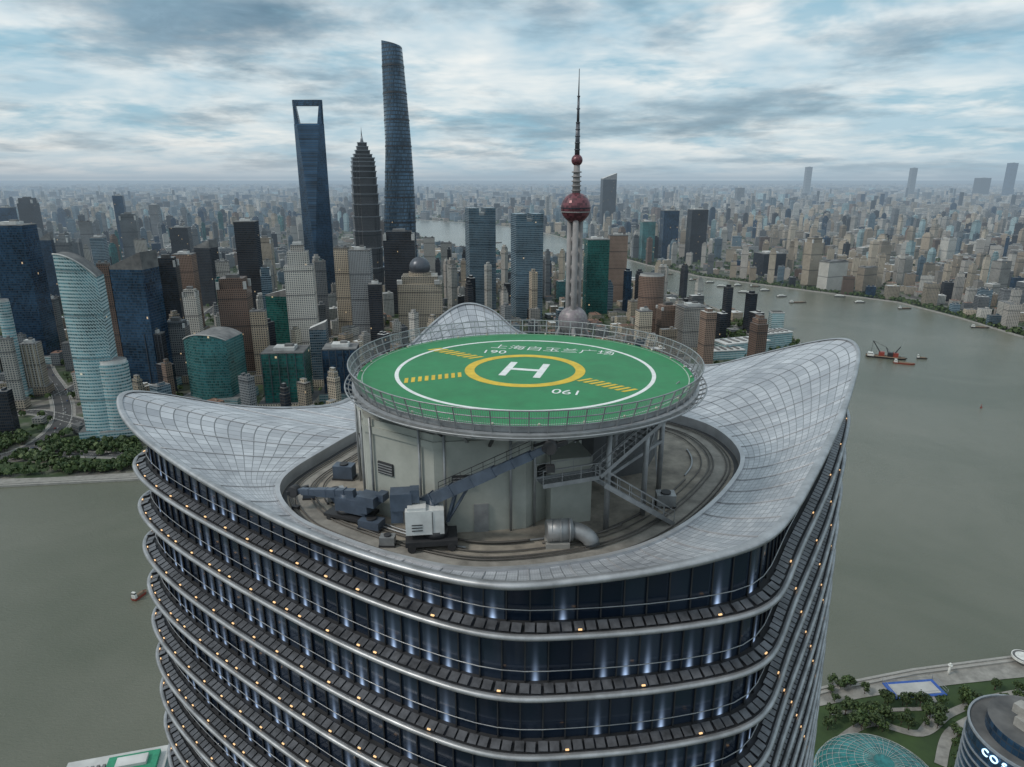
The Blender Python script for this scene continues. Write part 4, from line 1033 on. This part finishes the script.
for i in range(28):
    a=i*math.tau/28+.05; o=bpy.data.objects.new('edge_light',el); o.parent=pad; o.location=(12.5*math.cos(a),12.5*math.sin(a),HZ-DZ); sc.collection.objects.link(o)
for x,y in((9.5,44.9),(11.5,49),(12,55),(6.5,42.5),(-12.4,52),(-12,56),(8,49.5)): b=MB(); b.tube((x,y,DZ),(x,y,HZ-1),.2,.2,10); b.obj('steel_column',[grating],pad)
for p_,q_,s_ in (((6.5,42.5,DZ+4.2),(11.5,49,DZ+4.2),.25),((9.5,44.9,DZ+4.2),(11.5,49,HZ-1.4),.12),((11.5,49,DZ),(12,55,DZ+4.2),.12),((8,49.5,DZ+4.2),(11.5,49,HZ-1.2),.14),((8,49.5,HZ-2.4),(12,55,HZ-2.4),.2)):
    b=MB(); b.beam(p_,q_,s_); b.obj('steel_brace',[grating],pad)
def stair(p,q,w_,name,par):
    b=MB(); p=Vector(p);q=Vector(q); d=(q-p); fl=Vector((d.x,d.y,0)).normalized(); sd_=Vector((-fl.y,fl.x,0))
    for s in(-1,1):
        o_=sd_*s*w_/2; b.beam(p+o_,q+o_,.08,.3); up=Vector((0,0,1.05))
        b.beam(p+o_+up,q+o_+up,.05); b.beam(p+o_+up*.5,q+o_+up*.5,.035)
        k=max(2,int(d.length/1.1))
        for i in range(k+1): r_=p+o_+d*i/k; b.beam(r_,r_+up,.045)
    k=max(2,int(abs(d.z)/.19)) if abs(d.z)>.3 else int(d.length/.3)
    for i in range(k):
        r_=p+d*(i+.5)/k; b.beam(r_-sd_*w_/2,r_+sd_*w_/2,.27,.04)
    b.obj(name,[grating],par)
stair((12.4,46.8,HZ-.9),(5.6,42.3,DZ+4.4),1.1,'stair_flight',pad)
stair((5.6,42.3,DZ+4.4),(1.8,40.9,DZ+4.4),1.2,'stair_landing',pad)
stair((5.8,41.2,DZ+4.3),(11.2,43.9,DZ+.05),1.1,'stair_flight',pad)
stair((13.2,54,HZ-1.9),(12.6,47.2,HZ-1.5),1.0,'stair_landing',pad)
# ------------------------------------------------------------------ maintenance crane
navy=simple('crane_slate_paint',(.075,.1,.14),.45,scale=1,var=.3); wpn=simple('crane_white_panel',(.65,.66,.65),.5,scale=.8,var=.2)
def bmu(x,y,rot,tipv,label,white,hs=1.0):
    e=thing('maintenance_crane',(x,y,DZ),label,'crane')
    c,n_=math.cos(rot),math.sin(rot); L=lambda a,b_,z:Vector((x+a*c-b_*n_,y+a*n_+b_*c,DZ+z*hs)); Z=lambda z:DZ+z*hs
    b=MB()
    q=L(0,0,0); b.box(q.x,q.y,Z(.45),Z(.8),3.4,2.0,rot)
    for a in(-1.3,1.3):
        for s in(-.9,.9): b.tube(L(a,s-.12,.32),L(a,s+.12,.32),.28*hs,.28*hs,12)
    b.tube(L(.3,0,.8),L(.3,0,1.3),.8,.8,16); b.obj('carriage',[darkm],e)
    b=MB(); q=L(-.4,0,0); b.box(q.x,q.y,Z(1.2),Z(2.9),2.5,1.5,rot); q=L(-.9,-.1,0); b.box(q.x,q.y,Z(2.9),Z(3.1),1.2,1.2,rot)
    q=L(.1,-.77,0); b.box(q.x,q.y,Z(1.3),Z(2.8),.04,.05,rot,1)
    q=L(-.9,-.77,0)
    for k in range(3): b.box(q.x,q.y,Z(1.5+k*.2),Z(1.56+k*.2),.7,.04,rot,1)
    b.obj('machine_housing',[wpn if white else navy,darkm],e)
    b=MB(); q=L(-1.9,.4,0); b.box(q.x,q.y,Z(2.7),Z(3.9),1.4,1.2,rot); b.box(q.x-.3,q.y,Z(1.8),Z(2.7),.8,1.0,rot); b.box(q.x+.9,q.y,Z(3.2),Z(4.1),.6,.8,rot); b.obj('counterweight',[navy],e)
    piv=L(.2,.3,3.3); tip=Vector(tipv); d=tip-piv; k_=.72 if hs==1 else .6
    b=MB(); b.tube(L(.2,.2,1.3),piv,.4,.34,12); b.beam(piv-d*.18,piv+d*.55,.8*k_,1.1*k_,0,.72*k_,.95*k_); b.beam(piv+d*.45,piv+d*.85,.58*k_,.78*k_); b.beam(piv+d*.8,tip,.42*k_,.58*k_)
    b.beam(L(1.1,.2,1.6),piv+d*.35,.16); b.beam(L(1.1,.2,1.6),piv+d*.22,.2)
    for t in(.0,.18,.36,.54,.7,.84): b.beam(piv+d*t-d.normalized()*.05,piv+d*t+d.normalized()*.05,(.95-.4*t)*k_,(1.25-.55*t)*k_)
    b.obj('boom',[navy],e)
    b=MB(); b.tube(tip+Vector((-.1,-.3,0)),tip+Vector((.1,.3,0)),.42,.42,14); b.beam(tip+Vector((-.5,-.2,-.1)),tip+Vector((1.0,.3,.2)),.26); b.beam(tip,tip-Vector((0,0,1.2)),.04)
    b.box(tip.x,tip.y,tip.z-1.6,tip.z-1.2,.5,.4,rot)
    if hs==1:
        for k in range(9): u_=piv+d*(.05+.1*k); b.beam(u_+Vector((0,0,.35)),u_+Vector((0,0,.95)),.035)
        b.beam(piv+d*.05+Vector((0,0,.95)),piv+d*.85+Vector((0,0,.95)),.045); b.beam(piv+d*.05+Vector((0,0,.65)),piv+d*.85+Vector((0,0,.65)),.03)
    b.obj('hoist_head',[darkm],e)
x,y,_=G(432,545,DZ)
bmu(x,y,.12,(2.3,37.8,DZ+8.2),'white and slate window maintenance crane with raised boom',True)
x,y,_=G(352,517,DZ)
bmu(x,y,2.75,(x-4.4,y+1.2,DZ+1.5),'dark window maintenance machine with folded boom',False,.6)
x,y,_=G(576,552,DZ); e=thing('ventilation_duct',(x,y,DZ),'silver elbow duct beside the helipad plinth','duct')
b=MB(); b.tube((x-1.9,y+1.0,DZ+1.0),(x-.2,y+1.2,DZ+1.0),.75,.75,20); pts=[(x-.2+1.3*math.sin(t),y+1.2-.5*math.sin(t),DZ+1.0-(0 if t<0 else .8*(1-math.cos(t)))) for t in[k*math.pi/16 for k in range(9)]]; b.path(pts,.55,16)
for k in(-1.6,-1.0,-.4): b.tube((x+k,y+1.1,DZ+1.0),(x+k+.08,y+1.1,DZ+1.0),.81,.81,20)
b.obj('duct_body',[grating],e); b=MB(); b.box(x-1.2,y+1.0,DZ,DZ+.35,1.6,1.3,.05); b.obj('duct_base',[M['kerb']],e)
units=[(388,545,1.0,.7,.7),(372,528,1.6,1,.7),(665,505,1.4,1.1,1.0),(345,478,1.6,1,1.2),(336,500,1.4,.9,.9),(310,498,.9,.7,.7)]
for k,(px,py,w_,d_,h_) in enumerate(units):
    x,y,_=G(px,py,DZ); e=thing('rooftop_unit',(x,y,DZ),'small grey metal plant box on the roof deck','roof plant','plant boxes on the roof deck'); ro=U(-.4,.6)
    b=MB(); b.box(x,y,DZ+.15,DZ+h_,w_,d_,ro); b.obj('casing',[(grating,navy)[k%2]],e)
    b=MB(); b.box(x,y,DZ,DZ+.15,w_*1.1,d_*1.1,ro); b.obj('base',[darkm],e)
    b=MB(); b.tube((x,y,DZ+h_),(x,y,DZ+h_+.12),min(w_,d_)*.35,min(w_,d_)*.35,14); b.obj('fan',[darkm],e)
for k,(i,o_,h_) in enumerate(((30,.9,.1),(80,.85,.1),(110,.95,.1),(127,.9,.1),(180,3.9,.1),(215,4.2,.1),(300,3.8,.1),(60,4.1,.1),(90,4.4,.25),(100,4.6,.12),(150,4.0,.2),(70,3.7,.15),(125,3.7,.3))):
    P0=ring(RI-o_,DZ+h_)
    e=thing('pipe_run',P0[i],'thin metal pipe run along the roof kerb','pipe','pipe runs on the roof'); b=MB(); pts=[P0[(i+j)%NA] for j in range(32)]
    b.path(pts,.08,6); b.obj('pipe',[grating if k%2 else railm],e)
print('objs',len(bpy.data.objects))
